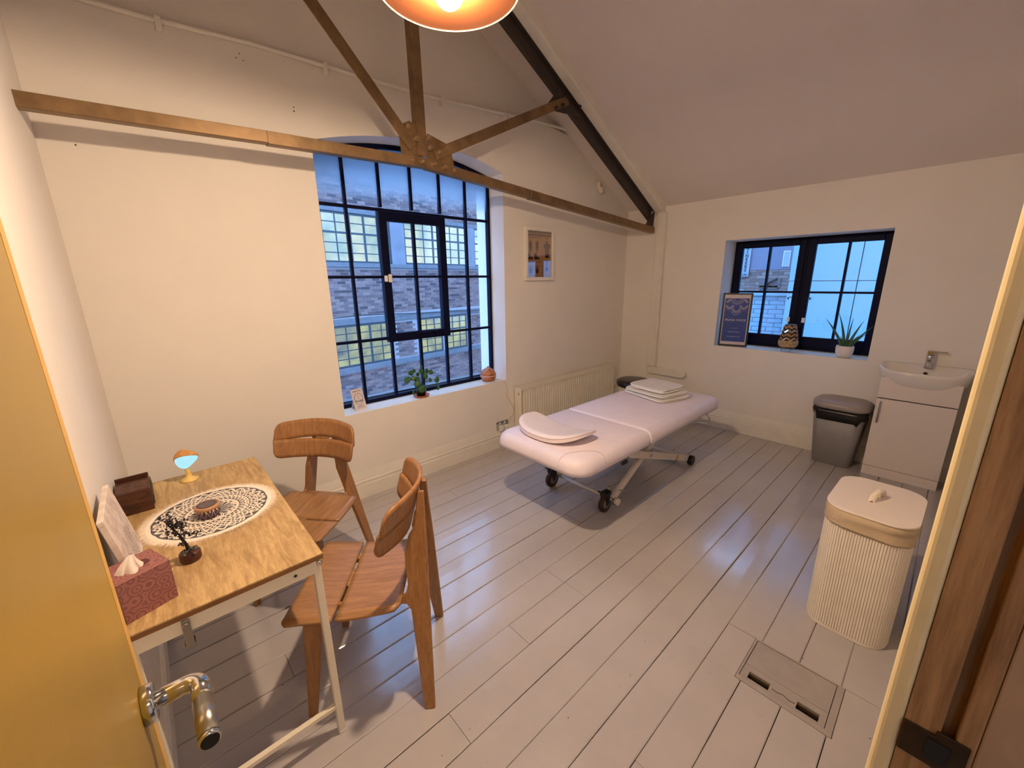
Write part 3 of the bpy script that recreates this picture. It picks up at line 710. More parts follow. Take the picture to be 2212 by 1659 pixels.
def cap(u, v):
    a = PI * u; x = math.cos(a); q = math.sin(a); b = PI * (.02 + .60 * v) + .55; 
    return (-.001 + .0362 * x * (1 + .34 * max(0, x) ** 2), .0382 * q * math.cos(b) * (1 - .25 * max(0, x)), .0945 + .0425 * q * math.sin(b) * (1 - .22 * max(0, x)) + .004 * max(0, x))
MB().grid(cap, 16, 16).build('wing_cap', wood('bird lamp wood', (170, 110, 50), (224, 166, 96), (1, 1, 1), .4, 30), bl, solid=.003)

# dark wooden organiser
bx = empty('wooden_organiser', (-.140, 2.00, DZ), math.radians(1), 'dark stained wooden organiser box with stepped dividers in the desk corner', 'box')
MB().box(-.048, .050, -.088, -.080, 0, .088).build('front_panel', M_darkwood, bx, .002)
MB().box(-.048, .050, .080, .088, 0, .090).build('back_panel', M_darkwood, bx, .002)
for x in (-.048, .044): MB().box(x, x + .006, -.080, .080, 0, .078).build('side_panel', M_darkwood, bx, .001)
MB().box(-.042, .044, -.080, .080, 0, .006).build('base', M_darkwood, bx)
for i, y in enumerate((-.052, -.016, .020, .052)):
    dv = MB().box(-.045, .047, y - .018, y + .010, .018, .086 - .003 * i).build('divider', M_darkwood, bx, .0025)
    for x in (-.036, .002, .036): tag(MB().box(x - .005, x + .005, y - .0185, y - .0165, .0850 - .003 * i, .0866 - .003 * i).build('pin', plain('worn wood pin', (128, 84, 66), .4), dv), 'worn pale pin')
mb = MB()
for i in range(9): mb.tube([(.052, -.07 + .017 * i, .015), (.054, -.062 + .017 * i, .04 + .02 * (i % 2)), (.052, -.055 + .017 * i, .07)], .0016, 5)
mb.build('metal_scrollwork', plain('aged filigree metal', (84, 70, 58), .5, .6, var=.4, vs=90), bx)

# white frame leaning on the wall
pf = empty('leaning_frame', (-.137, 1.645, DZ), 0, 'distressed white deep frame leaning against the wall behind the tissue box', 'frame')
mp = frame((0, 0, 0), (0, -1, 0), (-.16, -.0, .98))     # local x = towards the door, local y = up, local z = out from the wall
PW, PH = .27, .236
mb = MB(); 
for a in ((0, PW, 0, .016), (0, PW, PH - .016, PH), (0, .016, .016, PH - .016), (PW - .016, PW, .016, PH - .016)): mb.box(a[0], a[1], a[2], a[3], -.011, .003, mp)
mwd = plain('distressed white wood', (214, 200, 190), .7, var=.18, vs=25, bump=.3)
mb.build('frame_rim', mwd, pf, .0015)
t = NT('faint mandala print'); v = t.n('ShaderNodeTexCoord'); sp = t.n('ShaderNodeSeparateXYZ'); t.l(v.outputs['Object'], sp.inputs[0])
y = t.math('ADD', sp.outputs[1], .10); z = t.math('SUBTRACT', sp.outputs[2], .075)
r = t.math('SQRT', t.math('ADD', t.math('MULTIPLY', y, y), t.math('MULTIPLY', z, z))); th = t.math('ARCTAN2', z, y)
q = t.math('ADD', t.math('MULTIPLY', r, 420), t.math('MULTIPLY', t.math('ABSOLUTE', t.math('SINE', t.math('MULTIPLY', th, 8))), 5))
ring = t.math('MULTIPLY', t.math('LESS_THAN', t.math('SINE', q), -.2), t.math('LESS_THAN', r, .055))
nn = t.noise(v.outputs['Object'], 26, 5, .65)
t.base(t.mix(t.math('MULTIPLY', ring, .7), t.ramp(nn, [(.4, s2l((188, 172, 164))), (.6, s2l((222, 208, 200)))]), s2l((120, 112, 116)))); t.set(Roughness=.6)
MB().box(.016, PW - .016, .016, PH - .016, -.010, -.004, mp).build('print', t.m, pf)

# tissue box
tb = empty('tissue_box', (-.128, 1.322, DZ), math.radians(20), 'dusty pink patterned cube tissue box on the near desk end', 'tissue box')
def tissue_mat():
    t = NT('pink arc pattern card'); v = t.coords(scale=(30, 30, 30)); 
    vo = t.n('ShaderNodeTexVoronoi'); vo.inputs['Scale'].default_value = 1.0; vo.inputs['Randomness'].default_value = .55; t.l(v, vo.inputs['Vector'])
    s_ = t.math('SINE', t.math('MULTIPLY', vo.outputs['Distance'], 26)); f = t.math('GREATER_THAN', s_, .35)
    n = t.noise(v, .5, 2)
    t.base(t.mix(t.math('MULTIPLY', f, .55), t.mix(n, s2l((158, 106, 100)), s2l((146, 92, 88))), s2l((100, 54, 52)))); t.set(Roughness=.6)
    t.bump(f, .2, .0005); return t.m
TM = tissue_mat(); a = .054; hh = .112
mb = MB().box(-a, a, -a, a, 0, hh - .002); hole = rrect(.062, .034, .016, 5); outer = rrect(2 * a, 2 * a, .001, 5); k = len(hole)
mb.build('carton', TM, tb, .0008)
mb = MB(); vs = [(x, y, hh) for x, y in outer] + [(x, y, hh) for x, y in hole] + [(x, y, hh - .012) for x, y in hole]
mb = MB(); k = len(hole)
vs = [(x, y, hh) for x, y in outer] + [(x, y, hh) for x, y in hole]
mb.add(vs, [(i, (i + 1) % k, k + (i + 1) % k, k + i) for i in range(k)]); mb.build('carton_top', TM, tb, solid=.0012)
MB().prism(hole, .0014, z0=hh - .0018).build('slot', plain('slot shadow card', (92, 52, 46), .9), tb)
def tis(u, v):
    aa = 2 * PI * v; s = (1 - u); w = .018 * s + .004 + .006 * s * math.sin(3 * aa)
    return (-.010 - .006 * u + w * 1.25 * math.cos(aa) + .014 * u * u, w * .8 * math.sin(aa) - .01 + .006 * math.sin(5 * aa) * s, hh - .004 + .046 * u)
tag(MB().grid(tis, 8, 40).build('tissue', plain('white tissue', (240, 226, 214), .9), tb), 'white tissue peeking out')

# gemstone tree
gt = empty('gem_tree', (-.018, 1.452, DZ), 0, 'small black gemstone wire tree in a round wooden pot', 'ornament')
MB().lathe([(0, 0), (.024, 0), (.027, .006), (.027, .026), (.024, .030), (0, .028)], 22).build('pot', wood('bark pot', (44, 20, 14), (104, 52, 32), (1, 1, 1), .4, 20), gt)
gm = plain('dark glossy gem chips', (38, 34, 46), .15, var=.6, vs=90, coat=.5)
mb = MB()
def chip(c, r):
    q = Euler((random.random() * 6, random.random() * 6, random.random() * 6)).to_matrix()
    P = [Vector(p) * r * random.uniform(.7, 1.2) for p in ((1, 0, 0), (-1, 0, 0), (0, .8, 0), (0, -.8, 0), (0, 0, .6), (0, 0, -.6))]
    mb.add([tuple(Vector(c) + q @ p) for p in P], [(0, 2, 4), (2, 1, 4), (1, 3, 4), (3, 0, 4), (2, 0, 5), (1, 2, 5), (3, 1, 5), (0, 3, 5)])
for i in range(34):
    aa = random.random() * 6.28; rr = random.random() ** .5 * .023; chip((rr * math.cos(aa), rr * math.sin(aa), .032), .005)
tag(mb.build('gem_gravel', plain('grey gem gravel', (96, 100, 96), .2, var=.5, vs=120), gt), 'grey chippings', kind='stuff')
tk = [(0, 0, .028), (-.004, .004, .055), (-.014, .010, .085), (-.026, .018, .112), (-.036, .022, .130)]
MB().tube(tk, [.005, .0045, .004, .003, .002], 7).build('trunk', plain('wire trunk', (40, 26, 20), .5, .4, bump=.8, bs=300), gt)
br = MB(); mb = MB()
for i in range(26):
    b = Vector(tk[random.choice((1, 2, 2, 3, 3, 4))]); d = Vector((random.uniform(-.4, 1), random.uniform(-1, .8), random.uniform(-.4, .9))).normalized(); L = random.uniform(.018, .05)
    mid = b + d * L * .5 + Vector((0, 0, .004)); e = b + d * L; br.tube([b, mid, e], .0009, 4)
    for j in range(5): chip(b + d * L * (.45 + .14 * j) + Vector([random.uniform(-.005, .005) for _ in range(3)]), .0056)
br.build('wire_branches', M_black, gt); tag(mb.build('gem_leaves', gm, gt), 'dark gem leaves', kind='stuff')

# ---------------------------------------------------------------- massage table
BZ = .565
bd = empty('massage_table', (2.6, 1.62, 0), 0, 'white padded massage couch on a scissor frame with castors', 'massage table')
BO = (-2.6, -1.62, 0)
def Bp(mb, name, mat, par=bd, **kw): return mb.build(name, mat, par, loc=BO if par is bd else None, **kw)
def cushion(x0, x1, y0, y1, rl, rr):
    n, m = 40, 24; mb = MB(); T = .095
    def pl(x, y):   # distance inside rounded outline
        rr_ = rl if x < (x0 + x1) / 2 else rr
        dx = min(x - x0, x1 - x); dy = min(y - y0, y1 - y)
        if dx < rr_ and dy < rr_: return rr_ - math.hypot(rr_ - dx, rr_ - dy)
        return min(dx, dy)
    def outl(ins):
        P = []
        for (sx, sy, a0, R_) in ((1, 1, 0, rr), (-1, 1, 90, rl), (-1, -1, 180, rl), (1, -1, 270, rr)):
            q = ins * (1 if (R_ > .03) else .35); R2 = max(R_ - q, .004)
            ex = (x1 - (ins if rr > .03 else ins * .35)) if sx > 0 else (x0 + (ins if rl > .03 else ins * .35)); ey = (y1 - ins) if sy > 0 else (y0 + ins)
            for i in range(13):
                a = math.radians(a0 + 90 * i / 12); P.append((ex - sx * R2 + R2 * math.cos(a), ey - sy * R2 + R2 * math.sin(a)))
        return P
    rings = [(.0, -T + .002), (.0, -T + .03), (.004, -.045), (.014, -.022), (.032, -.007), (.06, 0)]
    V = []; k = 52
    for ins, z in [(.02, -T)] + rings: V += [(x, y, BZ + z) for x, y in outl(ins)]
    F = []
    R = len(rings) + 1
    for r_ in range(R - 1):
        for i in range(k): F.append((r_ * k + i, r_ * k + (i + 1) % k, (r_ + 1) * k + (i + 1) % k, (r_ + 1) * k + i))
    F.append(tuple((R - 1) * k + i for i in range(k)))
    mb.add(V, F, True); mb.add([V[i] for i in range(k)], [tuple(reversed(range(k)))]); return mb
X0, X1, XM, Y0, Y1 = 1.625, 3.56, 2.375, 1.232, 1.985
c1 = Bp(cushion(X0, XM - .003, Y0, Y1, .11, .02), 'head_cushion', M_vinyl); c2 = Bp(cushion(XM + .003, X1, Y0, Y1, .02, .09), 'body_cushion', M_vinyl)
def surf(x, y):
    d = min(x - X0, y - Y0); prof = [(-1, -.066), (0, -.065), (.004, -.045), (.014, -.022), (.032, -.007), (.06, 0), (9, 0)]
    for (a, za), (b, zb_) in zip(prof, prof[1:]):
        if d <= b: return BZ + za + (zb_ - za) * (d - a) / (b - a)
mb = MB(); pts = []
for i in range(25):
    a = PI / 2 * i / 24; x = X0 - .001 + .235 * math.sin(a) ** 1.0; y = Y0 - .001 + .17 * math.cos(a); pts.append((x, y, surf(x, y) + .0006))
mb.tube(pts, .0014, 5); Bp(mb, 'corner_seam', plain('stitched seam', (190, 168, 150), .6))
Bp(MB().box(X0 + .05, X1 - .06, Y0 + .05, Y1 - .05, BZ - .112, BZ - .094), 'base_board', plain('couch underside', (150, 140, 136), .7))
wp = plain('white powder coat', (220, 210, 198), .35, var=.03)
for y, nm in ((1.375, ''), (1.865, '')):
    a1 = Bp(MB().bar((2.165, y, .075), (2.83, y, BZ - .12), .022, .052, (0, 1, 0)) if False else MB().bar((2.165, y, .085), (2.84, y, BZ - .115), .052, .022, (0, 1, 0)), 'scissor_arm', wp, bevel=.003)
    y2 = y - .035 if y < 1.6 else y + .035
    a2 = Bp(MB().bar((2.18, y2, BZ - .13), (3.255, y2, .055), .052, .024, (0, 1, 0)), 'scissor_arm', wp, bevel=.003)
    if y < 1.6:
        mm = frame((2.18, y2 - .013, BZ - .13), (1.075, 0, -.38), (0, 0, 1))
        MBl = MB().box(.87, .905, -.024, .022, -.0006, .0006, frame((2.18, y2 - .0128, BZ - .13), (1.075, 0, -.38), (0, 0, 1)))
        o = MBl.build('warning_label', plain('yellow label', (222, 176, 40), .5, var=.3, vs=160), a2); tag(o, 'yellow warning label')
    Bp(MB().tube([(2.575, y2 - .018, .298), (2.575, y + .016, .298)], .013, 14), 'pivot_bolt', M_satin)
Bp(MB().tube([(2.165, 1.33, .085), (2.165, 1.91, .085)], .011, 10), 'axle_bar', wp); Bp(MB().tube([(2.84, 1.36, BZ - .118), (2.84, 1.88, BZ - .118)], .014, 10), 'cross_tube', wp)
Bp(MB().tube([(3.262, 1.345, .046), (3.262, 1.895, .046)], .016, 10), 'cross_tube', wp)
for y in (1.335, 1.905): Bp(MB().tube([(2.165, y - .014, .085), (2.165, y + .014, .085)], .024, 14), 'axle_collar', wp)
for y in (1.30, 1.905):
    Bp(MB().tube([(3.262, y - .002, .041), (3.262, y + .034, .041)], .041, 20), 'roller_foot', M_black, bevel=.003)
def castor(x, y):
    c = Bp(MB().lathe([(0, -.015), (.018, -.016), (.060, -.014), (.064, -.008), (.064, .008), (.060, .014), (.018, .016), (0, .015)], 30, Matrix.Translation((x, y, .064)) @ Matrix.Rotation(PI / 2, 4, 'X')), 'castor_wheel', plain('dark red brown tyre', (58, 32, 30), .5))
    MB().lathe([(0, -.017), (.036, -.018), (.036, .018), (0, .017)], 24, Matrix.Translation((x, y, .064)) @ Matrix.Rotation(PI / 2, 4, 'X')).build('wheel_hub', plain('grey hub', (120, 112, 112), .5), c)
    f = Bp(MB().box(x - .03, x + .04, y - .024, y + .024, .125, .150).prism([(x - .032, .140), (x + .035, .140), (x + .014, .055), (x - .008, .055)], .004, Matrix.Translation((0, y - .019, 0)) @ Matrix.Rotation(PI / 2, 4, 'X')).prism([(x - .032, .140), (x + .035, .140), (x + .014, .055), (x - .008, .055)], .004, Matrix.Translation((0, y + .023, 0)) @ Matrix.Rotation(PI / 2, 4, 'X')), 'castor_fork', M_black, bevel=.002)
    MB().prism([(x - .03, .150), (x - .065, .166), (x - .075, .178), (x - .058, .176), (x - .02, .150), (x - .028, .135)], .03, Matrix.Translation((0, y + .015, 0)) @ Matrix.Rotation(PI / 2, 4, 'X')).build('brake_pedal', M_black, f, .002)
    Bp(MB().tube([(x + .03, y + .0, .150), (x + .05, y, .172)], .012, 12), 'castor_stem', M_satin)
castor(2.12, 1.400); castor(2.12, 1.885)
Bp(MB().tube([(2.19, 1.34, .16), (2.24, 1.30, .15)], .004, 8).tube([(2.16, 1.36, .10), (2.15, 1.345, .062)], .009, 10), 'adjuster', M_satin)
Bp(MB().tube([(2.20, 1.36, BZ - .11), (2.18, 1.29, BZ - .135), (2.172, 1.268, BZ - .14)], [.005, .005, .005], 8), 'height_lever', M_satin)
Bp(MB().tube([(2.085, 1.262, BZ - .150), (2.125, 1.26, BZ - .145), (2.14, 1.262, BZ - .142)], [.010, .013, .006], 12), 'lever_grip', M_black)
Bp(MB().tube([(3.33, 1.40, BZ - .11), (3.33, 1.255, BZ - .115), (3.335, 1.235, BZ - .135), (3.34, 1.232, BZ - .165), (3.33, 1.25, BZ - .185), (3.30, 1.30, BZ - .19), (3.1, 1.62, BZ - .195)], .007, 10), 'paper_roll_holder', M_chrome)

# pillow
pw = empty('neck_pillow', (1.90, 1.66, BZ), 0, 'flat cream vinyl pillow with turned up ends at the couch head', 'pillow')
def plw(up):
    def fn(u, v):
        a = 2 * PI * v; c, s = math.cos(a), math.sin(a); e = 2 / 2.9
        x = math.copysign(abs(c) ** e, c); y = math.copysign(abs(s) ** e, s)
        X = (.115 if x > 0 else .195) * x * u; Y = .272 * y * u
        X += .40 * Y * Y + .0      # the ends sweep towards the foot
        lift = .050 * (abs(Y) / .272) ** 2.6
        t_ = max(0, min(1, (.115 - X + .40 * Y * Y) / .29))
        edge = max(0, (u - .84) / .16)
        top = .020 + .034 * t_
        z = lift + (top - (top - .016) * .45 * edge ** 2 if up else .002 + .010 * edge ** 2)
        return (X, Y, z)
    return fn
mb = MB().grid(plw(True), 14, 56).grid(lambda u, v: plw(False)(u, 1 - v), 14, 56)
mb.grid(lambda u, v: Vector(plw(True)(1, v)) * (1 - u) + Vector(plw(False)(1, v)) * u, 3, 56)
mb.build('pillow_pad', M_pillow, pw)
MB().tube([plw(True)(1.0, i / 64) for i in range(64)], .0018, 6, closed=True).build('piping', plain('pillow piping', (206, 176, 172), .5), pw)

# towels
def towel(name, x, y, z, w, d, h, rz, label, layers, grp='folded white towels on the couch'):
    r = empty(name, (x, y, z), rz, label, 'towel', grp)
    for i in range(layers):
        t_ = h / layers; jx, jy = random.uniform(-.006, .006), random.uniform(-.006, .006)
        def fn(u, v, z0=i * t_, i=i):
            a = 2 * PI * v; c, s = math.cos(a), math.sin(a); e = 2 / 7
            x_ = math.copysign(abs(c) ** e, c); y_ = math.copysign(abs(s) ** e, s)
            k = math.sin(PI * u) ** .35 if 0 < u < 1 else 0
            q = 1 - .035 * (1 - k)
            wv = .004 * math.sin(5 * x_ + 3 * i) + .003 * math.sin(7 * y_ + i)
            return (jx + w / 2 * x_ * q, jy + d / 2 * y_ * q, z0 + .0008 + (t_ - .001) * u + wv * .6)
        mb = MB().grid(lambda u, v: fn(u, v), 5, 64)
        k = 64
        for uu, rev in ((0, True), (1, False)):
            ring = [fn(uu, i / k) for i in range(k)]; cz = sum(p[2] for p in ring) / k; b = len(mb.v)
            mb.v += [tuple(p) for p in ring] + [(jx, jy, cz + (.003 if uu else 0))]
            for q in range(k):
                f = (b + q, b + (q + 1) % k, b + k); mb.f.append(tuple(reversed(f)) if rev else f); mb.sm.append(True)
        mb.build('fold', M_towel, r)
towel('folded_towel', 3.21, 1.655, BZ + .004, .37, .46, .020, math.radians(-17), 'widest folded white towel at the bottom of the stack', 2)
towel('folded_towel', 3.225, 1.665, BZ + .029, .36, .43, .019, math.radians(-12), 'folded white towel in the middle of the stack', 2)
towel('folded_towel', 3.25, 1.675, BZ + .053, .33, .36, .032, math.radians(-10), 'thick folded white towel on top of the stack', 2)

# ---------------------------------------------------------------- radiator
ra = empty('radiator', (3.27, YB, 0), 0, 'ribbed cream panel radiator under the framed chart', 'radiator')
RO = (-3.27, -YB, 0)
r0, r1, rb, rt, rf0 = 2.525, 4.08, .125, .56, 2.648
n = 44
mb = MB(); P = []
for i in range(n * 4 + 1):
    x = r0 + .02 + (r1 - r0 - .04) * i / (n * 4); ph = i % 4; d = (0, .016, .016, 0)[ph] if i < n * 4 else 0
    P.append((x, rf0 + d))
V = [(x, y, z) for z in (rb + .015, rt - .02) for x, y in P]; k = len(P)
mb.add(V, [(i, i + 1, i + 1 + k, i + k) for i in range(k - 1)]); mb.box(r0 + .005, r1 - .005, rf0 + .017, rf0 + .021, rb, rt - .003)
mb.box(r0 + .003, r1 - .003, rf0 - .001, rf0 + .012, rt - .022, rt - .002).box(r0 + .003, r1 - .003, rf0 - .001, rf0 + .012, rb, rb + .018)
mb.build('ribbed_panel', M_rad, ra, loc=RO)
MB().box(r0 + .01, r1 - .01, rf0 + .075, rf0 + .085, rb, rt - .004).build('rear_panel', M_rad, ra, loc=RO)
for x in (r0 - .002, r1 - .004): MB().box(x, x + .006, rf0, rf0 + .09, rb, rt).build('end_panel', M_rad, ra, .002, loc=RO)
gm_ = MB(); 
for i in range(120):
    x = r0 + .01 + (r1 - r0 - .02) * i / 120; gm_.box(x, x + .0065, rf0 + .008, rf0 + .080, rt - .003, rt + .000)
for yy in (rf0 + .002, rf0 + .026, rf0 + .05, rf0 + .078): gm_.box(r0, r1, yy, yy + .006, rt - .004, rt + .0015)
tag(gm_.build('top_grille', M_rad, ra, loc=RO), 'slotted top grille', kind='stuff')
tag(MB().lathe([(0, 0), (.011, 0), (.012, .003), (.006, .004), (0, .004)], 16, Matrix.Translation((r0 - .002, rf0 + .03, rt - .055)) @ Matrix.Rotation(-PI / 2, 4, 'Y')).build('bleed_plug', M_chrome, ra, loc=RO), 'dark bleed plug')
for x in (r0 + .05, r1 - .05): MB().tube([(x, rf0 + .04, rb + .01), (x, rf0 + .04, 0.0)], .008, 8).build('supply_pipe', M_trim, ra, loc=RO)
# ---------------------------------------------------------------- round stool behind the couch
so = empty('round_stool', (3.66, 2.14, 0), 0, 'black padded round stool half hidden behind the towels', 'stool')
MB().lathe([(0, .470), (.14, .470), (.168, .478), (.176, .50), (.172, .525), (.155, .54), (.12, .546), (0, .548)], 36).build('seat_pad', plain('black vinyl', (26, 23, 22), .3, bump=.1), so)
MB().tube([(0, 0, .47), (0, 0, .10)], .024, 16).build('gas_column', M_chrome, so)
for i in range(5):
    a = 2 * PI * i / 5; lg = MB().bar((0, 0, .105), (.20 * math.cos(a), .20 * math.sin(a), .075), .03, .02).build('base_leg', M_chrome, so, .004)
    MB().lathe([(0, -.012), (.024, -.012), (.026, 0), (.024, .012), (0, .012)], 14, Matrix.Translation((.20 * math.cos(a), .20 * math.sin(a), .026)) @ Matrix.Rotation(PI / 2, 4, 'X')).build('castor', M_black, lg)
    MB().tube([(.2 * math.cos(a), .2 * math.sin(a), .045), (.2 * math.cos(a), .2 * math.sin(a), .08)], .006, 8).build('castor_stem', M_chrome, lg)
# ---------------------------------------------------------------- sockets and leads
sk1 = empty('wall_socket', (2.365, YB, .215), 0, 'chrome double wall socket with two white plugs left of the radiator', 'socket', 'double wall sockets')
MB().box(-.073, .073, -.008, 0, -.043, .043).build('faceplate', M_chrome, sk1, .002)
for x in (-.03, .03): MB().box(x - .012, x + .006, -.012, -.008, .016, .034).build('switch', M_white, sk1, .001)
def plug(nm, loc, lab):
    p = empty(nm, loc, 0, lab, 'plug', 'white mains plugs along the gable wall'); MB().box(-.022, .022, -.036, 0, -.026, .026).build('plug_body', M_white, p, .008, 3); MB().tube([(0, -.018, -.024), (0, -.02, -.05)], [.007, .005], 10).build('strain_relief', M_white, p); return p
plug('plug', (2.335, YB - .009, .195), 'white plug in the left half of the chrome socket')
plug('plug', (2.40, YB - .009, .190), 'white plug in the right half of the chrome socket, half behind the couch')
def lead(name, pts, r, lab, mat=M_white):
    cu = []; P = [Vector(p) for p in pts]
    for i in range(len(P) - 1):
        p0, p1, p2, p3 = P[max(i - 1, 0)], P[i], P[i + 1], P[min(i + 2, len(P) - 1)]
        for k in range(8):
            t = k / 8; cu.append(.5 * ((2 * p1) + (-p0 + p2) * t + (2 * p0 - 5 * p1 + 4 * p2 - p3) * t * t + (-p0 + 3 * p1 - 3 * p2 + p3) * t ** 3))
    cu.append(P[-1]); return tag(MB().tube(cu, r, 6).build(name, mat), lab, 'cable')
M_lead = plain('cream cable', (206, 186, 150), .5)
lead('power_lead', [(2.36, 2.87, .652), (2.385, 2.80, .652), (2.40, 2.742, .642), (2.43, 2.740, .56), (2.425, 2.738, .50), (2.455, 2.738, .44), (2.50, 2.738, .37), (2.505, 2.738, .30), (2.46, 2.735, .265), (2.43, 2.725, .24), (2.40, 2.71, .20), (2.402, 2.70, .14)], .0022, 'thin cream lead hanging from the oil diffuser down to the socket', M_lead)
lead('floor_lead', [(2.335, 2.71, .142), (2.30, 2.70, .08), (2.25, 2.66, .01), (2.18, 2.57, .004), (2.20, 2.545, .004), (2.28, 2.62, .004), (2.30, 2.69, .05), (2.34, 2.705, .12), (2.40, 2.70, .138)], .0024, 'loop of cream lead dropping from the plugs to the floor', M_lead)
sk2 = empty('wall_socket', (4.20, YB, .33), 0, 'white double wall socket between radiator and room corner', 'socket', 'double wall sockets')
MB().box(-.06, .06, -.012, 0, -.043, .043).build('faceplate', M_white, sk2, .003)
for x in (-.025, .025): MB().box(x - .010, x + .006, -.016, -.012, .012, .030).build('switch', M_white, sk2, .001)
plug('plug', (4.215, YB - .013, .30), 'white plug in the corner socket behind the stool')

# ---------------------------------------------------------------- things on the tall window sill
sc = empty('review_card', (1.075, 2.825, SILL + .004), math.radians(14), 'small white review card with a round logo, leaning at the left of the sill', 'card')
mc = frame((-.048, 0, 0), (1, 0, 0), (0, .30, 1)); M_ink = plain('dark print ink', (60, 48, 52), .6); M_card = plain('white card', (226, 212, 208), .35, var=.01)
MB().prism([(x + .048, y + .078) for x, y in rrect(.096, .156, .006, 4)], .004, mc @ Matrix.Translation((0, 0, -.004))).build('card_panel', M_card, sc)
MB().bar(mc @ Vector((.048, .12, -.004)), (.0, .085, .001), .05, .003).build('prop_stand', M_card, sc)
def tx(b, x, y, s, par, m, mat=M_ink, bold=0, **k): return text('lettering', b, s, mat, m @ Matrix.Translation((x, y, .0005)), par, .0003, bold=bold, **k)
tx('Review Us On', .048, .140, .0115, sc, mc, bold=.0003); tx('Google', .048, .066, .021, sc, mc, bold=.0002); tx('TAP', .046, .100, .008, sc, mc); tx('HERE', .05, .084, .006, sc, mc)
mb = MB().tube([mc @ Vector((.048 + .034 * math.cos(a), .080 + .042 * math.sin(a), .0008)) for a in [2 * PI * i / 40 for i in range(40)]], .0012, 5, closed=True)
mb.tube([mc @ Vector((.015, .014, .0008)), mc @ Vector((.081, .014, .0008))], .0008, 5); mb.build('printed_ring', M_ink, sc)
for i in range(5):
    P = []
    for q in range(10): a = PI / 2 + 2 * PI * q / 10; rr = .0048 if q % 2 == 0 else .0022; P.append((.026 + .011 * i + rr * math.cos(a), .026 + rr * math.sin(a)))
    MB().prism(P, .0006, mc @ Matrix.Translation((0, 0, .0002))).build('star', M_ink, sc)
pp = empty('pilea_plant', (1.565, 2.815, SILL + .004), 0, 'round leaved plant in a black pot on a terracotta saucer, middle of the sill', 'plant')
MB().lathe([(0, 0), (.048, 0), (.062, .014), (.066, .018), (.062, .018), (.046, .006), (0, .005)], 30).build('saucer', M_terra, pp)
MB().lathe([(0, .006), (.034, .006), (.046, .085), (.048, .088), (.044, .088), (.042, .076), (0, .074)], 28).build('pot', M_black, pp)
MB().lathe([(0, .075), (.042, .075), (0, .078)], 20).build('soil', M_soil, pp)
lv = [(-.125, -.02, .165, .030, -40), (-.075, -.03, .17, .022, 10), (-.055, -.05, .125, .028, -20), (-.02, -.055, .075, .032, -60), (-.065, .02, .205, .024, 30), (-.03, .03, .215, .02, 60), (.01, -.01, .21, .026, 15), (.03, .02, .235, .016, 50), (.065, 0, .20, .026, -20), (.095, -.01, .19, .022, 40), (.03, -.04, .17, .022, 70), (-.035, -.01, .15, .024, 0), (.15, -.01, .115, .026, 80), (.145, -.03, .055, .024, 85), (-.08, -.03, .055, .018, 60), (.075, -.03, .13, .02, 20), (.0, .03, .18, .02, -30)]
for i, (x, y, z, r, tl_) in enumerate(lv):
    q = Euler((math.radians(60 + (i * 37) % 30), math.radians(tl_), math.radians((i * 67) % 60 - 30))).to_matrix().to_4x4(); q.translation = (x, y, z)
    l_ = MB().lathe([(0, .002), (r * .5, .003), (r * .85, .001), (r, -.003), (r * .85, -.001), (r * .5, .001), (0, 0)], 18, q, sx=1, sy=.9).build('leaf', M_leaf, pp)
    MB().tube([(x * .05, y * .05, .08), (x * .35, y * .35, .08 + (z - .08) * .75 + .03), (x * .9, y * .9, z + .006), (x, y, z)], .0014, 5).build('stalk', M_leaf, l_)
df = empty('oil_diffuser', (2.29, 2.845, SILL + .004), 0, 'onion shaped wood grain oil diffuser at the right of the sill', 'diffuser')
wd = wood('orange grained diffuser', (134, 70, 38), (206, 132, 84), (3, 3, 14), .4, 5, .05)
MB().lathe([(0, 0), (.045, 0), (.060, .012), (.072, .036), (.0735, .050)], 40).build('diffuser_base', wd, df)
tag(MB().lathe([(.0735, .050), (.0745, .052), (.0745, .055), (.073, .057)], 40).build('light_band', plain('pale band', (226, 180, 180), .4), df), 'pale pink light band')
MB().lathe([(.073, .057), (.070, .075), (.060, .095), (.042, .110), (.022, .120), (.010, .128), (.004, .138), (0, .138)], 40).build('diffuser_lid', wd, df)

# ---------------------------------------------------------------- framed massage chart
pc = empty('framed_chart', (2.86, YB, 1.785), 0, 'white framed brown massage chart on the wall right of the tall window', 'picture')
mb = MB(); 
for a in ((-.195, .195, .205, .235), (-.195, .195, -.235, -.205), (-.195, -.165, -.205, .205), (.165, .195, -.205, .205)): mb.box(a[0], a[1], -.032, -.002, a[2], a[3])
mb.build('picture_frame', M_trim, pc, .003)
M_tan = plain('tan chart paper', (206, 156, 104), .6, var=.08); M_sep = plain('sepia ink', (74, 42, 36), .7)
ck = MB().box(-.165, .165, -.012, -.004, -.205, .205).build('chart_sheet', M_tan, pc)
mq = frame((0, -.0125, 0), (1, 0, 0), (0, 0, 1))
MB().box(-.163, .163, .160, .203, 0, .0004, mq).build('title_band', plain('brown title band', (92, 52, 28), .7), pc)
tx('MASSAGE THERAPY KNOWLEDGE', 0, .182, .0235, pc, mq, plain('pale print', (216, 176, 120), .7), .0004)
for b, x, y, s_ in (('FOOT REFLEXOLOGY CHART', -.062, .146, .0125), ('MUSCLES', .105, .146, .0125), ('HAND REFLEXOLOGY CHART', -.062, -.070, .0125), ('Top', -.115, .128, .010), ('Sole', -.03, .128, .010), ('Inside', -.112, .012, .010), ('Outside', -.03, .012, .010), ('SPINE', .10, -.052, .012)): tx(b, x, y, s_, pc, mq, M_sep, .0003)
def fig(polys, nm):
    mb = MB()
    for P in polys: mb.prism(P, .0005, mq)
    mb.build(nm, M_sep, pc)
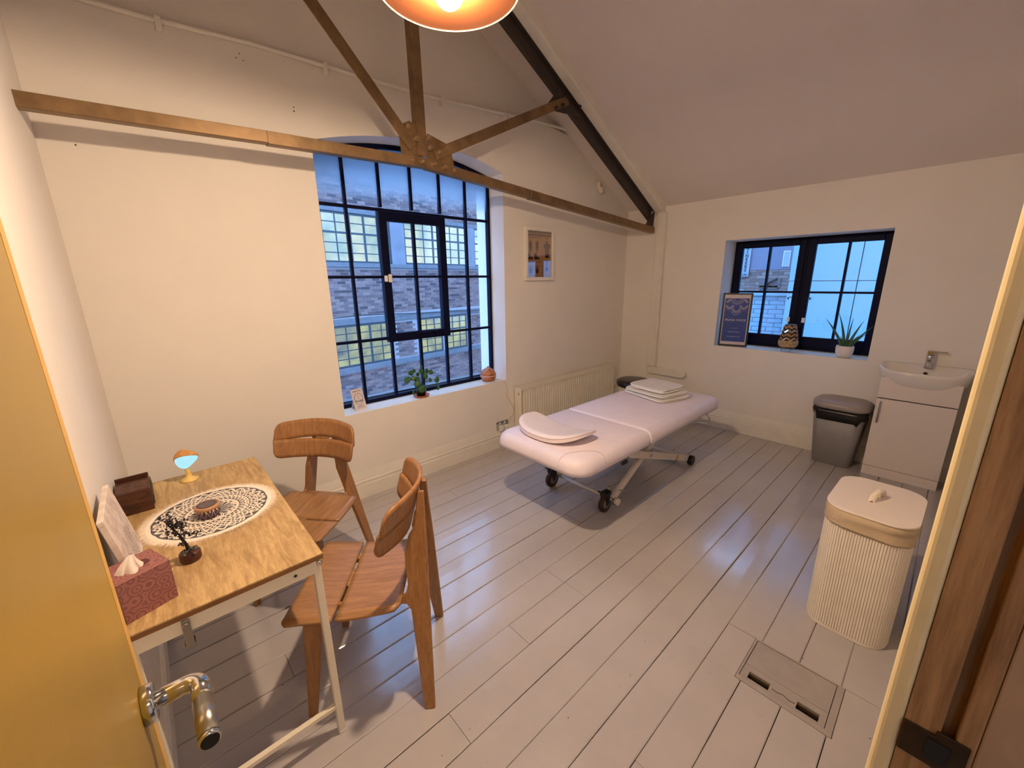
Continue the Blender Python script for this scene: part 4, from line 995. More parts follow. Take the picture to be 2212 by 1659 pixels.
def sole(cx_, cy_): return [(cx_ + .021 * math.cos(a) * (1.0 + .28 * math.sin(a)), cy_ + .050 * math.sin(a)) for a in [2 * PI * i / 20 for i in range(20)]]
fig([sole(-.115, .070), sole(-.03, .070)], 'printed_feet')
def side(cx_, cy_): return [(cx_ - .035, cy_ + .030), (cx_ - .010, cy_ + .030), (cx_ + .002, cy_ + .005), (cx_ + .034, cy_ - .014), (cx_ + .036, cy_ - .026), (cx_ - .032, cy_ - .026), (cx_ - .036, cy_ - .010)]
fig([side(-.118, -.020), side(-.032, -.020)], 'printed_feet')
def hand(cx_, cy_, f):
    o = [[(cx_ + f * a, cy_ + b) for a, b in ((-.018, -.04), (.012, -.04), (.018, -.008), (-.022, -.006))]]
    for i, (dx, L) in enumerate(((-.019, .026), (-.009, .036), (.002, .038), (.012, .030))): o.append([(cx_ + f * (dx - .0035), cy_ - .008), (cx_ + f * (dx + .0035), cy_ - .008), (cx_ + f * (dx * 1.35 + .002), cy_ - .006 + L), (cx_ + f * (dx * 1.35 - .003), cy_ - .006 + L)])
    o.append([(cx_ + f * .014, cy_ - .028), (cx_ + f * .019, cy_ - .018), (cx_ + f * .036, cy_ + .002), (cx_ + f * .034, cy_ - .008)])
    return [p if f > 0 else list(reversed(p)) for p in o]
fig(hand(-.115, -.130, 1) + hand(-.030, -.130, -1), 'printed_hands')
fig([[(.088, .125), (.118, .125), (.120, .105), (.150, .092), (.148, .060), (.134, .050), (.138, .0), (.130, -.030), (.082, -.030), (.076, .0), (.080, .050), (.062, .060), (.060, .092), (.086, .105)]], 'printed_back')
fig([[(.088, -.150), (.118, -.150), (.126, -.128), (.112, -.112), (.094, -.112), (.080, -.128)]] + [[(.096, -.105 + .012 * i), (.110, -.105 + .012 * i), (.110, -.097 + .012 * i), (.096, -.097 + .012 * i)] for i in range(4)], 'printed_spine')
mb = MB().box(.040, .0412, -.195, .155, 0, .0004, mq).box(-.16, .16, -.056, -.0548, 0, .0004, mq).box(-.072, -.0708, -.05, .13, 0, .0004, mq).box(-.16, .16, -.19, -.1885, 0, .0004, mq); mb.build('ruled_lines', M_sep, pc)
MB().box(-.165, .165, -.020, -.018, -.205, .205).build('glass', M_glass, pc)

# ---------------------------------------------------------------- things on the small window sill
ZS = WZ0 + .004
fs = empty('framed_sign', (4.385, 1.43, ZS), 0, 'black framed navy sign with a white mandala in the left corner of the sill', 'sign')
ms = frame((0.015, .165, .002), (.12, -1, 0), (.0, .0, 1)) if False else frame((-.010, .190, .001), (.055, -.236, 0), (.03, 0, 1))
SW, SH = .262, .53
mb = MB()
for a in ((0, SW, 0, .016), (0, SW, SH - .016, SH), (0, .016, .016, SH - .016), (SW - .016, SW, .016, SH - .016)): mb.box(a[0], a[1], a[2], a[3], -.02, 0, ms)
mb.build('sign_frame', M_black, fs, .0015)
MB().box(.014, SW - .014, .014, SH - .014, -.012, -.006, ms).build('white_mount', plain('white mount', (206, 196, 200), .4), fs)
M_nav = plain('navy print', (30, 62, 142), .45, var=.06); M_pale = plain('pale lilac print', (204, 200, 226), .5)
x0, x1, y0, y1 = .024, SW - .024, .046, SH - .052
MB().box(x0, x1, y0, y1, -.0058, -.0052, ms).build('navy_panel', M_nav, fs)
mt = ms @ Matrix.Translation((0, 0, -.0052)); cxs = SW / 2
tx('PRANA VOICE', cxs, .262, .0292, fs, mt, M_pale, .0002); tx('holistic therapies', cxs, .145, .0150, fs, mt, M_pale); tx('www.pranavoice.com', cxs, .098, .0140, fs, mt, M_pale)
mb = MB().box(cxs - .035, cxs + .035, .182, .1832, 0, .0004, mt)
def arc(c, r, a0, a1, w, n=16, sy=1.0):
    p = []; 
    for i in range(n + 1):
        a = math.radians(a0 + (a1 - a0) * i / n); p.append(((c[0] + (r - w) * math.cos(a), c[1] + (r - w) * math.sin(a) * sy), (c[0] + (r + w) * math.cos(a), c[1] + (r + w) * math.sin(a) * sy)))
    V = []
    for a, b in p: V += [tuple(mt @ Vector((*a, .0005))), tuple(mt @ Vector((*b, .0005)))]
    mb.add(V, [(2 * i, 2 * i + 1, 2 * i + 3, 2 * i + 2) for i in range(n)])
for cc in ((cxs, y1 - .105), (cxs - .062, y1 - .070), (cxs + .062, y1 - .070), (x0 + .012, y1 - .01), (x1 - .012, y1 - .01)):
    e = (cc[0] < x0 + .02) or (cc[0] > x1 - .02)
    for r_, w_ in ((.031, .0022), (.023, .0008), (.018, .0008), (.038, .0007)):
        if not e: arc(cc, r_, 175, 365, w_)
        elif cc[0] < cxs: arc(cc, r_ * .9, 270, 360, w_)
        else: arc(cc, r_ * .9, 180, 270, w_)
for r_ in (.03, .04, .052): arc((cxs, y1), r_, 180, 360, .001, 24)
for i in range(7):
    a = math.radians(195 + 25 * i); arc((cxs + .050 * math.cos(a), y1 + .050 * math.sin(a)), .012, 180 + 25 * i - 75, 360 + 25 * i - 75, .0009)
arc((cxs, y1 - .10), .050, 200, 340, .0008, sy=1.25)
for s in (-1, 1):
    P = [(cxs, y1 - .168), (cxs + s * .03, y1 - .140), (cxs + s * .06, y1 - .118), (cxs + s * .107, y1 - .112)]
    mb.tube([mt @ Vector((*p, .0004)) for p in P], .0007, 4)
mb.build('printed_mandala', M_pale, fs)
for s in (-1, 1): MB().lathe([(0, 0), (.016, 0), (.016, .0004), (0, .0004)], 20, mt @ Matrix.Translation((cxs + s * .035, y1 - .022, 0)), smooth=False).build('printed_petal', plain('deep navy print', (44, 50, 120), .5), fs)

bk = empty('woven_lantern', (4.415, 1.012, ZS), 0, 'woven chevron candle lantern with mirrored tiles on a wire stand', 'lantern')
mb = MB().lathe([(0, .045), (.058, .048), (.070, .062), (.074, .085), (.072, .108)], 32)
mb.build('rope_base', plain('raffia rope', (196, 168, 128), .9, var=.25, vs=60, bump=.8, bs=200), bk)
for i in range(5):
    z = .052 + .012 * i; r = (.064, .071, .0745, .0755, .074)[i]
    MB().tube([((r + .0012 * math.sin(18 * a)) * math.cos(a), (r + .0012 * math.sin(18 * a)) * math.sin(a), z) for a in [2 * PI * q / 48 for q in range(48)]], .005, 6, closed=True).build('rope_coil', MATS['raffia rope'], bk)
MB().lathe([(.070, .105), (.066, .15), (.056, .20), (.046, .240), (.040, .250)], 32, smooth=True).build('dark_lining', plain('dark lantern lining', (52, 30, 20), .5), bk)
M_tan2 = plain('tan woven strip', (186, 138, 84), .6, var=.2, vs=50); M_mir = plain('mirror tile', (214, 214, 222), .08, 1)
def lrad(z): 
    for (za, ra_), (zb_, rb_) in zip([(.105, .073), (.15, .069), (.20, .059), (.24, .049), (.25, .046)], [(.15, .069), (.20, .059), (.24, .049), (.25, .046), (.3, .04)]):
        if z <= zb_: return ra_ + (rb_ - ra_) * (z - za) / (zb_ - za)
for r_ in range(4):
    for q in range(14):
        a = 2 * PI * (q + .5 * 0) / 14; z0 = .112 + .036 * r_; dz = .026 if q % 2 == 0 else -.026
        za, zb_ = (z0, z0 + .022) if q % 2 == 0 else (z0 + .022, z0)
        p0 = (lrad(za) * math.cos(a), lrad(za) * math.sin(a), za); a2 = a + 2 * PI / 14; p1 = (lrad(zb_) * math.cos(a2), lrad(zb_) * math.sin(a2), zb_)
        up_ = Vector((math.cos(a + .22), math.sin(a + .22), .2))
        MB().bar(Vector(p0) * 1.0 + Vector((0, 0, 0)), p1, .013, .003, up_).build('woven_strip', M_mir if (q in (6, 7, 8) and r_ in (0, 2, 3) and (q + r_) % 2 == 0) else M_tan2, bk)
mb = MB().tube([(.044 * math.cos(a), .044 * math.sin(a), .252) for a in [2 * PI * i / 32 for i in range(32)]], .0022, 6, closed=True)
mb.build('top_wire', M_satin, bk)
for i in range(4):
    a = PI / 4 + i * PI / 2; c, s = math.cos(a), math.sin(a)
    MB().tube([(.050 * c - .010 * s, .050 * s + .010 * c, .050), (.052 * c, .052 * s, .001), (.050 * c + .010 * s, .050 * s - .010 * c, .050)], .0016, 6).build('hairpin_leg', M_satin, bk)
al = empty('aloe_plant', (4.405, .592, ZS), 0, 'spiky aloe in a matt white round pot at the right of the sill', 'plant')
MB().lathe([(0, 0), (.034, 0), (.050, .014), (.061, .045), (.063, .085), (.060, .102), (.056, .102), (.056, .088), (0, .086)], 36).build('pot', M_ceramicpot, al)
MB().lathe([(0, .086), (.056, .087), (0, .090)], 20).build('soil', M_soil, al)
for (dx, dy, L, bend, w) in ((-.2, .9, .26, .35, .014), (.0, .35, .20, .05, .010), (.1, .55, .10, .3, .009), (.1, -.1, .25, .0, .012), (-.1, .30, .30, .5, .014), (.1, -.55, .24, .05, .015), (.15, -1.2, .22, -.35, .013), (-.3, -.9, .13, .1, .014), (-.2, -1.3, .16, -.3, .010), (-.5, -.2, .10, .2, .012), (.4, .3, .13, .1, .012), (-.3, .5, .09, .3, .010)):
    b = Vector((dx * .02, dy * .022, .086)); d = Vector((dx * .35, dy * .42, 1)).normalized(); pts = []; rs = []
    for i in range(9):
        t_ = i / 8; pts.append(b + d * L * t_ + Vector((dx * .15, dy * .10 + bend * .10 * (1 if dy > 0 else -1), 0)) * (t_ ** 2) * L * 1.6 * (1 if dy > 0 else 1)); rs.append(max(.0006, w * (1 - t_) ** .8))
    MB().tube(pts, rs, 7).build('leaf', M_aloe, al)

# ---------------------------------------------------------------- vanity unit with basin and tap
va = empty('vanity_unit', (4.22, .085, 0), 0, 'white gloss vanity cabinet under the wash basin', 'cabinet')
VO = (-4.22, -.085, 0)
VY0, VY1, VX = -.128, .300, 4.10
MB().box(VX + .018, XR - .028, VY0, VY0 + .016, .0, .80).box(VX + .018, XR - .028, VY1 - .016, VY1, .0, .80).box(XR - .04, XR - .028, VY0 + .016, VY1 - .016, .0, .69).box(VX + .02, XR - .04, VY0 + .016, VY1 - .016, .06, .076).build('carcass', plain('brown grey cabinet side', (150, 128, 112), .5), va, .001, loc=VO)
MB().box(VX, VX + .018, VY0, VY1, .640, .80).build('top_panel', M_vanity, va, .001, loc=VO)
d_ = MB().box(VX, VX + .018, VY0, VY1, .078, .632).build('door', M_vanity, va, .001, loc=VO)
MB().box(VX + .002, VX + .018, VY0, VY1, 0, .074).build('plinth', M_vanity, va, .001, loc=VO)
MB().tube([(VX - .001, .272, .607), (VX - .020, .272, .602), (VX - .022, .272, .59), (VX - .022, .272, .46), (VX - .020, .272, .448), (VX - .001, .272, .443)], .005, 8).build('handle', M_satin, d_)
ba = empty('wash_basin', (4.22, .085, .70), 0, 'white ceramic bow fronted wash basin on the vanity cabinet', 'basin')
BYc, BW = .083, .252
def plan(a, sc_=1, dx=0):     # a: 0..1 along the outline, back edge flat
    return None
def bout(v, k=1.0, front=.30, ins=0):
    a = 2 * PI * v; c, s = math.cos(a), math.sin(a)
    y = (BW - ins) * math.copysign(abs(s) ** .75, s) * k
    if c > 0: x = (XR - .004 - ins) - .0 * c; x = 4.205 + (XR - .004 - ins - 4.205) * c ** .35
    else:
        x = 4.205 - (4.205 - 4.055 - ins) * abs(c) ** .9 * k if True else 0
    return x, BYc + y
def ring(z, k, ins, xs_=1.0, xc=4.22, yk=1.0, zf=None):
    R = []
    for i in range(64):
        x, y = bout(i / 64, 1, .3, ins); x = xc + (x - xc) * xs_ * k; y = BYc + (y - BYc) * yk * k
        zz = z + (zf(x, y) if zf else 0); R.append((x, y, zz))
    return R
def rimz(x, y): return .030 * max(0, (x - 4.12) / .22) + .012 * (abs(y - BYc) / .25) ** 3
rings = [ring(.700, .28, 0, xc=4.24, yk=.9), ring(.706, .45, 0, xc=4.24, yk=1.0), ring(.722, .66, 0, xc=4.25, yk=1.0), ring(.752, .83, 0, xc=4.27, yk=1.0), ring(.79, .93, 0, xc=4.28, yk=1.0), ring(.832, .985, 0, xc=4.3, zf=rimz), ring(.853, 1, 0, zf=rimz), ring(.860, 1, .006, zf=rimz), ring(.858, 1, .020, zf=rimz), ring(.846, 1, .034, xs_=.90, xc=4.15, zf=lambda x, y: rimz(x, y) * .7), ring(.805, 1, .05, xs_=.74, xc=4.15, yk=.92), ring(.765, 1, .07, xs_=.55, xc=4.155, yk=.78), ring(.748, 1, .10, xs_=.25, xc=4.16, yk=.4)]
V = [p for r_ in rings for p in r_]; F = []
for r_ in range(len(rings) - 1):
    for i in range(64): F.append((r_ * 64 + i, r_ * 64 + (i + 1) % 64, (r_ + 1) * 64 + (i + 1) % 64, (r_ + 1) * 64 + i))
F.append(tuple(reversed(range(64)))); F.append(tuple((len(rings) - 1) * 64 + i for i in range(64)))
MB().add(V, [tuple(reversed(f)) for f in F], True).build('basin_bowl', M_ceramic, ba, loc=(-4.22, -.085, -.70))
tag(MB().lathe([(0, 0), (.011, 0), (.012, .002), (.009, .003), (.008, .001), (0, .001)], 18, Matrix.Translation((4.262, .076, .835)) @ Matrix.Rotation(-PI / 2.6, 4, 'Y')).build('overflow_hole', M_black, ba, loc=(-4.22, -.085, -.70)), 'dark round overflow hole')
tpp = empty('mixer_tap', (4.290, .072, .878), 0, 'small chrome mixer tap at the back of the basin', 'tap')
MB().lathe([(0, 0), (.026, 0), (.026, .006), (.021, .010), (.020, .055), (.022, .058), (.022, .088), (.020, .092), (0, .092)], 24).build('tap_body', M_chrome, tpp)
MB().tube([(0, 0, .045), (-.05, 0, .040), (-.095, 0, .030), (-.100, 0, .022)], [.013, .012, .011, .010], 12).build('spout', M_chrome, tpp)
MB().box(-.016, .016, -.02, .022, .094, .128).box(-.010, .010, -.085, -.01, .118, .126).build('lever', M_chrome, tpp, .004)

# ---------------------------------------------------------------- grey bin
bn = empty('pedal_bin', (4.20, .505, 0), math.radians(-3), 'grey plastic bin with a domed lid and black liner beside the vanity', 'bin')
def loft(rs, nm, mat, par, cap0=True, cap1=True):
    n = len(rs[0][1]); V = []; F = []
    for z, P in rs: V += [(x, y, z if not callable(z) else z(x, y)) for x, y in P]
    for r_ in range(len(rs) - 1):
        for i in range(n): F.append((r_ * n + i, r_ * n + (i + 1) % n, (r_ + 1) * n + (i + 1) % n, (r_ + 1) * n + i))
    if cap0: F.append(tuple(reversed(range(n))))
    if cap1: F.append(tuple((len(rs) - 1) * n + i for i in range(n)))
    return MB().add(V, F, True).build(nm, mat, par)
loft([(.0, rrect(.205, .25, .035)), (.006, rrect(.215, .262, .04)), (.47, rrect(.285, .345, .055)), (.472, rrect(.27, .33, .05))], 'bin_body', M_bin, bn)
rs = []
n = len(rrect(1, 1, .1))
P1 = rrect(.292, .352, .058); P2 = rrect(.300, .360, .06); P0 = rrect(.281, .341, .055)
dr_ = [.0 + .018 * math.sin(i * 1.3) * math.cos(i * .7) + (.03 if 10 <= i <= 13 else 0) for i in range(n)]
V = [(x, y, .475 - dr_[i] - .05) for i, (x, y) in enumerate(P0)] + [(x, y, .47 - dr_[i] * .4) for i, (x, y) in enumerate(P2)] + [(x, y, .490) for x, y in P1]
MB().add(V, [(r_ * n + i, r_ * n + (i + 1) % n, (r_ + 1) * n + (i + 1) % n, (r_ + 1) * n + i) for r_ in (0, 1) for i in range(n)], True).build('bin_liner', M_bag, bn, solid=.002)
loft([(.492, rrect(.315, .375, .11, 9)), (.512, rrect(.330, .392, .13, 9)), (.535, rrect(.325, .386, .13, 9)), (.552, rrect(.290, .35, .12, 9)), (.560, rrect(.2, .25, .09, 9)), (.562, rrect(.05, .08, .02, 9))], 'bin_lid', M_binlid, bn)
MB().box(-.162, -.12, -.06, .06, .006, .018).build('foot_pedal', M_black, bn, .004) if False else None
MB().box(-.02, .02, -.195, -.168, .44, .485).build('side_clip', M_bin, bn, .004)

# ---------------------------------------------------------------- laundry hamper
hm = empty('laundry_hamper', (2.245, .092, 0), math.radians(-1.5), 'white slatted bamboo laundry hamper with a fabric cuff and flat lid', 'hamper')
M_bam = plain('whitewashed bamboo', (232, 224, 210), .6, var=.04, vs=9); M_line = plain('dark hamper seam', (130, 104, 74), .8)
HP = rrect(.40, .285, .085, 10)
loft([(.004, [(x * .985, y * .985) for x, y in HP]), (.55, [(x * .985, y * .985) for x, y in HP])], 'inner_liner', M_line, hm, False, False)
MB().prism([(x * 1.012, y * 1.012) for x, y in HP], .016).build('base_band', M_bam, hm, .003)
# slats around the outline
per = []; tot = 0
for i, p in enumerate(HP):
    q = HP[(i + 1) % len(HP)]; L = math.dist(p, q); per.append((tot, L, p, q)); tot += L
def at(s):
    s %= tot
    for a, L, p, q in per:
        if L > 0 and s <= a + L: t_ = (s - a) / L; return (p[0] + (q[0] - p[0]) * t_, p[1] + (q[1] - p[1]) * t_), ((q[0] - p[0]) / L, (q[1] - p[1]) / L)
NS = 132
slat_me = None
for i in range(NS):
    s_ = tot * (i + .5) / NS; (px, py), (tx_, ty_) = at(s_); w = tot / NS * .478
    if slat_me is None:
        o = MB().add([(-w, 0, .014), (w, 0, .014), (w * .7, -.004, .014), (-w * .7, -.004, .014), (-w, 0, .545), (w, 0, .545), (w * .7, -.004, .545), (-w * .7, -.004, .545)], [(0, 4, 5, 1), (1, 5, 6, 2), (2, 6, 7, 3), (3, 7, 4, 0), (0, 1, 2, 3), (7, 6, 5, 4)]).build('slat', M_bam, hm); slat_me = o
    else: o = slat_me.copy(); COL.objects.link(o)
    o.location = (px, py, 0); o.rotation_euler = (0, 0, math.atan2(ty_, tx_) + 0)
def cuffp(k, j): return [(x * k + .002 * math.sin(i * 1.7 + j), y * k + .002 * math.cos(i * 2.1 + j)) for i, (x, y) in enumerate(HP)]
cs = [(.535, cuffp(1.0, 0)), (.512, cuffp(1.045, 1)), (.518, cuffp(1.055, 2)), (.530, cuffp(1.04, 3)), (.540, cuffp(1.055, 4)), (.556, cuffp(1.045, 5)), (.562, cuffp(1.055, 6)), (.588, cuffp(1.03, 7)), (.592, cuffp(1.0, 8))]
cs = [((lambda x, y, z=z, j=j: z + .006 * math.sin(7 * x + 9 * y + j) - .02 * (x + .2) * (j < 4)), P) for j, (z, P) in enumerate(cs)]
loft(cs, 'fabric_cuff', plain('beige cotton cuff', (196, 176, 148), .9, var=.08, bump=.6, bs=120), hm, False, False)
MB().prism([(x * 1.05, y * 1.05) for x, y in HP], .009, z0=.590).build('lid', plain('white lid board', (238, 224, 212), .45, var=.01), hm, .002)
M_rope = plain('cotton rope', (236, 224, 204), .9, bump=.8, bs=150)
pts = [Vector((-.045, .012, .596)), Vector((-.035, .008, .622)), Vector((-.005, .0, .634)), Vector((.028, -.010, .630)), Vector((.042, -.012, .612)), Vector((.044, -.012, .596))]
mb = MB()
for k in range(3):
    pp_ = []
    for i in range(61):
        u = i / 60 * (len(pts) - 1); a_ = min(int(u), len(pts) - 2); p = pts[a_].lerp(pts[a_ + 1], u - a_); an = i * .55 + k * 2 * PI / 3
        pp_.append(p + Vector((0, math.cos(an), math.sin(an))) * .0062)
    mb.tube(pp_, .0066, 6)
mb.build('rope_handle', M_rope, hm)
for x, y in ((-.045, .012), (.044, -.012)): MB().lathe([(0, .599), (.0085, .599), (.0085, .6005), (0, .6005)], 14, Matrix.Translation((x, y, 0))).build('eyelet', plain('brass eyelet', (110, 84, 50), .4, .8), hm)

# ---------------------------------------------------------------- floor box hatch
ht = empty('floor_hatch', ((HX0 + HX1) / 2, (HY0 + HY1) / 2, 0), 0, 'grey painted floor socket box lid with two dark cable slots', 'floor box')
HO = (-(HX0 + HX1) / 2, -(HY0 + HY1) / 2, 0)
M_hatch = plain('grey painted hatch', (158, 150, 146), .45, var=.07, vs=14)
MB().box(HX0 + .001, HX1 - .001, HY0 + .001, HY1 - .001, -.022, -.0205).build('box_floor', M_black, ht, loc=HO)
mb = MB(); fr_ = [(HX0, HX0 + .022, HY0, HY1), (HX1 - .008, HX1, HY0, HY1), (HX0 + .022, HX1 - .008, HY0, HY0 + .022), (HX0 + .022, HX1 - .008, HY1 - .008, HY1)]
for a in fr_: mb.box(a[0], a[1], a[2], a[3], -.018, .0035)
mb.build('hatch_rim', M_hatch, ht, .0015, loc=HO)
xa, xb, ya, yb = HX0 + .024, HX1 - .010, HY0 + .024, HY1 - .010; xm = xa + .072
MB().box(xm + .0015, xb, ya, yb, -.016, .001).build('lid_plate', M_hatch, ht, .0008, loc=HO)
sl = [(ya + .020, ya + .088), (yb - .098, yb - .024)]
mb = MB().box(xa + .044, xm - .0005, ya, yb, -.016, .001).box(xa, xa + .008, ya, yb, -.016, .001)
for a, b in ((ya, sl[0][0]), (sl[0][1], sl[1][0]), (sl[1][1], yb)): mb.box(xa + .008, xa + .044, a, b, -.016, .001)
mb.build('slot_plate', M_hatch, ht, loc=HO)
for a, b in sl: tag(MB().box(xa + .036, xa + .040, a + .003, b - .003, -.018, -.004).build('cable_flap', plain('dull brass flap', (96, 76, 50), .5, .5), ht, .001, loc=HO), 'dull brass flap edge')
MB().tube([(xa + .024, (sl[0][1] + sl[1][0]) / 2 - .04, .001), (xa + .022, (sl[0][1] + sl[1][0]) / 2 - .02, .001), (xa + .030, (sl[0][1] + sl[1][0]) / 2, .001), (xa + .024, (sl[0][1] + sl[1][0]) / 2 + .02, .001), (xa + .026, (sl[0][1] + sl[1][0]) / 2 + .035, .001)], .0018, 5).build('lift_tab', plain('worn brown edge', (88, 62, 50), .7), ht, loc=HO)

# ---------------------------------------------------------------- outside : brick warehouse opposite the tall window
bw = empty('brick_warehouse', (1.5, 10.5, -4), math.radians(8), 'brick warehouse with lit steel windows across the street', 'building')
U0, U1 = -6, 16
def Z(z): return z + 4
MB().box(U0, U1, .10, .4, 0, 12).build('mortar_wall', M_mortar, bw)
mb = MB(); BLh, BH = .215, .065
upw = [(.7, 1.95), (2.15, 4.12), (4.58, 7.10), (7.46, 10.0)]
low = [(.2, 1.9), (2.15, 3.93), (4.88, 5.85), (5.99, 6.97), (8.2, 10.2)]
def blocked(u0, u1, z):
    if 1.93 < z < 3.36: return True
    if .43 < z < .66: return True
    if -.88 < z < -.66: return True
    if -.68 <= z <= .46:
        for a, b in low:
            if u1 > a - .04 and u0 < b + .04: return True
    return False
rowi = 0; z = -2.9
while z < 5.4:
    u = -1.5 + (.115 if rowi % 2 else 0)
    while u < 10.6:
        if not blocked(u, u + BLh, z + .03):
            L = BLh if (rowi % 3 or int(u * 7) % 2) else BLh; d = random.uniform(-.004, .004); mb.add([(u, .09 + d, Z(z)), (u + L, .09 + d, Z(z)), (u + L, .09 + d, Z(z + BH)), (u, .09 + d, Z(z + BH)), (u, .11, Z(z)), (u + L, .11, Z(z)), (u + L, .11, Z(z + BH)), (u, .11, Z(z + BH))], [(0, 1, 2, 3), (0, 4, 5, 1), (1, 5, 6, 2), (2, 6, 7, 3), (3, 7, 4, 0)])
        u += .225
    z += .075; rowi += 1
tag(mb.build('brickwork', M_brick, bw), 'weathered multicoloured brickwork', kind='stuff')
for a, b, d in ((3.29, 3.40, .06), (1.95, 2.06, .09), (.46, .62, .05), (-.84, -.69, .08)): MB().box(U0, U1, .10 - d, .12, Z(a), Z(b)).build('stone_band', M_stone, bw, .01)
M_pier = plain('grey render pier', (106, 104, 112), .8, var=.16, vs=3)
for a, b in zip([U0] + [w[1] for w in upw], [w[0] for w in upw] + [U1]): MB().box(a, b, .04, .12, Z(2.06), Z(3.29)).build('pier', M_pier, bw)
def lit(name, c0, c1, s):
    t = NT(name); v = t.coords(); n_ = t.noise(v, .9, 4, .6, .5)
    c = t.ramp(n_, [(.35, s2l(c0)), (.62, s2l(c1))]); t.base((.02, .02, .02)); t.l(c, t.b.inputs['Emission Color']); t.set(Emission_Strength=float(s), Roughness=.1); return t.m
M_lit1 = lit('lit upper glazing', (150, 196, 204), (222, 240, 226), 1.0); M_lit2 = lit('lit lower glazing', (96, 120, 138), (206, 218, 160), .85)
M_teal = plain('teal grey window bars', (34, 50, 58), .6)
for ws, z0, z1, cols, rows, M_ in ((upw, 2.06, 3.29, .36, 5, M_lit1), (low, -.68, .45, .33, 5, M_lit2)):
    for a, b in ws:
        wn = MB().box(a, a + .05, .07, .12, Z(z0), Z(z1)).box(b - .05, b, .07, .12, Z(z0), Z(z1)).box(a, b, .07, .12, Z(z1) - .05, Z(z1)).box(a, b, .07, .12, Z(z0), Z(z0) + .05).build('window', M_teal, bw)
        nc = max(2, round((b - a) / cols)); cw = (b - a) / nc; rh = (z1 - z0) / rows; br_ = MB()
        for i in range(1, nc): w_ = .030 if i % 3 == 0 else .013; br_.box(a + cw * i - w_, a + cw * i + w_, .075, .1, Z(z0), Z(z1))
        for j in range(1, rows): w_ = .026 if j == 3 else .012; br_.box(a, b, .078, .1, Z(z0 + rh * j) - w_, Z(z0 + rh * j) + w_)
        tag(br_.build('glazing_bars', M_teal, wn), kind='stuff')
        for i in range(nc):
            for j in range(rows): MB().box(a + cw * i + .01, a + cw * (i + 1) - .01, .094, .098, Z(z0 + rh * j) + .01, Z(z0 + rh * (j + 1)) - .01).build('pane', M_, wn)
pts = [(u, .0, Z(.64 + .06 * math.sin(u * .6) - .03 * abs(math.sin(u)))) for u in [U0 + .5 * i for i in range(44)]]
MB().tube(pts, .014, 5).build('facade_cable', M_black, bw)
gr = MB().box(-30, 40, 3.2, 40, -4.1, -4.0).box(4.8, 40, -30, 3.2, -4.1, -4.0).build('ground', plain('street asphalt', (70, 70, 76), .9)); tag(gr, 'dark street below the windows', kind='structure')

# outside the small window
cl = empty('clad_building', (7.0, -1.2, -4), 0, 'pale smooth clad building filling the right of the small window', 'building')
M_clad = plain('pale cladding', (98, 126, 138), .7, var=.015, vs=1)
for (a, b) in ((-4.3, -1.16), (-1.15, .742), (.75, 2.14), (2.15, 2.915)):
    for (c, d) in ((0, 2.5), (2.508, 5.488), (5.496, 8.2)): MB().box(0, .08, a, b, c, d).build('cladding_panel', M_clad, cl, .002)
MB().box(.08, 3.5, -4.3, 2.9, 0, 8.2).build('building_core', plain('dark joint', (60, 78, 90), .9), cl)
eb = empty('rendered_building', (11.0, 3.2, -4), 0, 'pale rendered building with vertical lettering and a brick base, far left of the small window', 'building')
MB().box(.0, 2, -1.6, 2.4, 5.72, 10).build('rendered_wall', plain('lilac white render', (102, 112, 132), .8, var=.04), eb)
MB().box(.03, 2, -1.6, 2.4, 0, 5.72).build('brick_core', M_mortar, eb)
mb = MB()
for j in range(20):
    u = -1.5 + (.11 if j % 2 else 0)
    while u < 2.3:
        mb.box(.012, .035, u, u + .215, 4.25 + .075 * j, 4.25 + .075 * j + .065); u += .225
tag(mb.build('brickwork', brick_mat('brown brick', [(0, s2l((96, 84, 84))), (.6, s2l((130, 116, 112))), (1, s2l((150, 138, 130)))]), eb), kind='stuff')
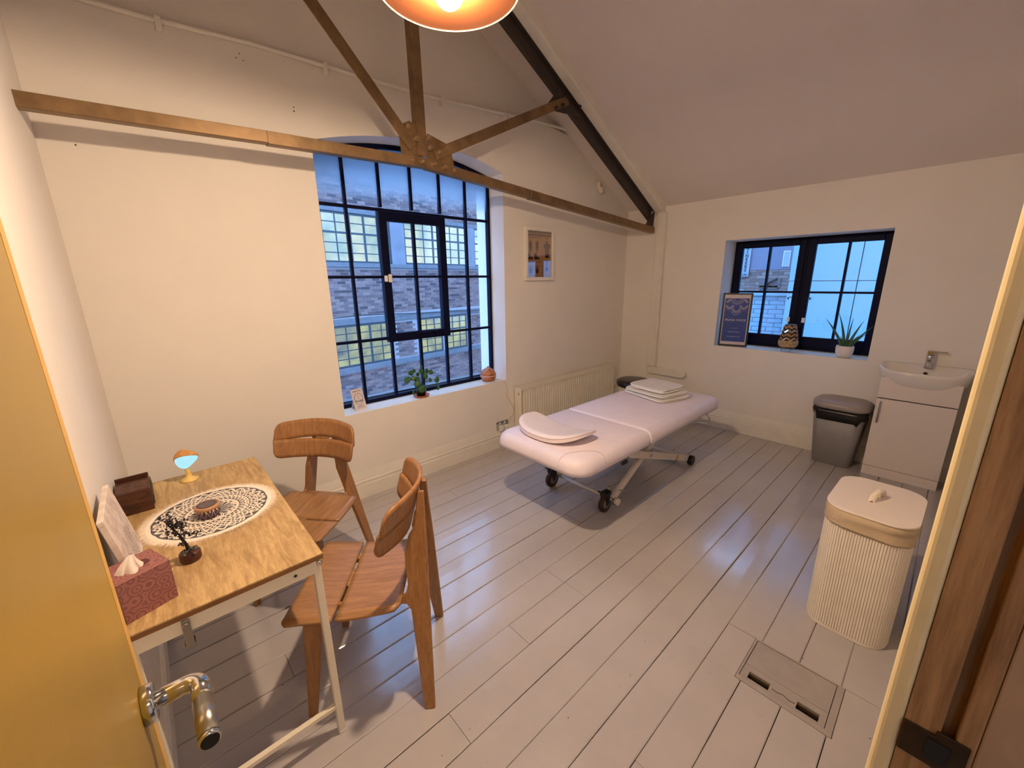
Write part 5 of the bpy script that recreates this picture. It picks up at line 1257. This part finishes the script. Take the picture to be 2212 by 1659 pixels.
MB().box(-.02, .02, -.35, .10, 5.32, 5.52).box(-.02, .03, -.30, .08, 5.28, 5.36).build('stone_patch', M_stone, eb)
wn = MB().box(-.02, .02, -.465, -.33, 5.78, 6.12).build('window', M_trim, eb); MB().box(-.025, -.018, -.455, -.34, 5.79, 6.11).build('pane', plain('dull sky glass', (120, 140, 170), .2), wn)
MB().tube([(-.03, -.02, 5.30), (-.05, -.14, 5.44), (-.05, -.28, 5.52)], .02, 6).build('vent_pipe', M_black, eb)
sg = empty('vertical_sign', (10.97, 3.62, -4), 0, 'white vertical sign with black letters on the rendered building', 'sign')
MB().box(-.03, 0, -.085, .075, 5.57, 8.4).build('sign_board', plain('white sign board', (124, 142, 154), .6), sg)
for i, ch in enumerate('SREENIGNE'):
    text('lettering', ch, .092, M_black, frame((-.033, -.005, 5.70 + .083 * i + .02), (0, -1, 0), (0, 0, 1)), sg, .002, bold=.004)
text('lettering', 'LTD', .062, M_black, frame((-.033, -.005, 5.612), (0, -1, 0), (0, 0, 1)), sg, .002, bold=.002)
pw_ = empty('painted_brick_wall', (8.0, 2.2, -4), 0, 'white painted brick yard wall low in the small window', 'wall')
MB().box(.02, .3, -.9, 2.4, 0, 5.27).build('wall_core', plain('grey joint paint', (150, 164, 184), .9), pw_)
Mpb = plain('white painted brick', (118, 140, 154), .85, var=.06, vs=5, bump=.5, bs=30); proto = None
cnt = 0
for j in range(12):
    u = -.9 + (.11 if j % 2 else 0)
    while u < 1.2:
        z_ = 4.34 + .075 * j; dz = random.uniform(-.004, .004)
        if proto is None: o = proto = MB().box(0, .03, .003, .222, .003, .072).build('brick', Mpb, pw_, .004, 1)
        else: o = proto.copy(); COL.objects.link(o)
        o.location = (random.uniform(-.006, .006), u, z_ + dz); u += .225; cnt += 1
MB().box(-.05, .35, -.9, 2.4, 5.24, 5.29).build('coping', Mpb, pw_, .01)
print('OBJECTS', len(bpy.data.objects), 'tris approx', sum(len(o.data.polygons) * 2 for o in bpy.data.objects if o.type == 'MESH'))
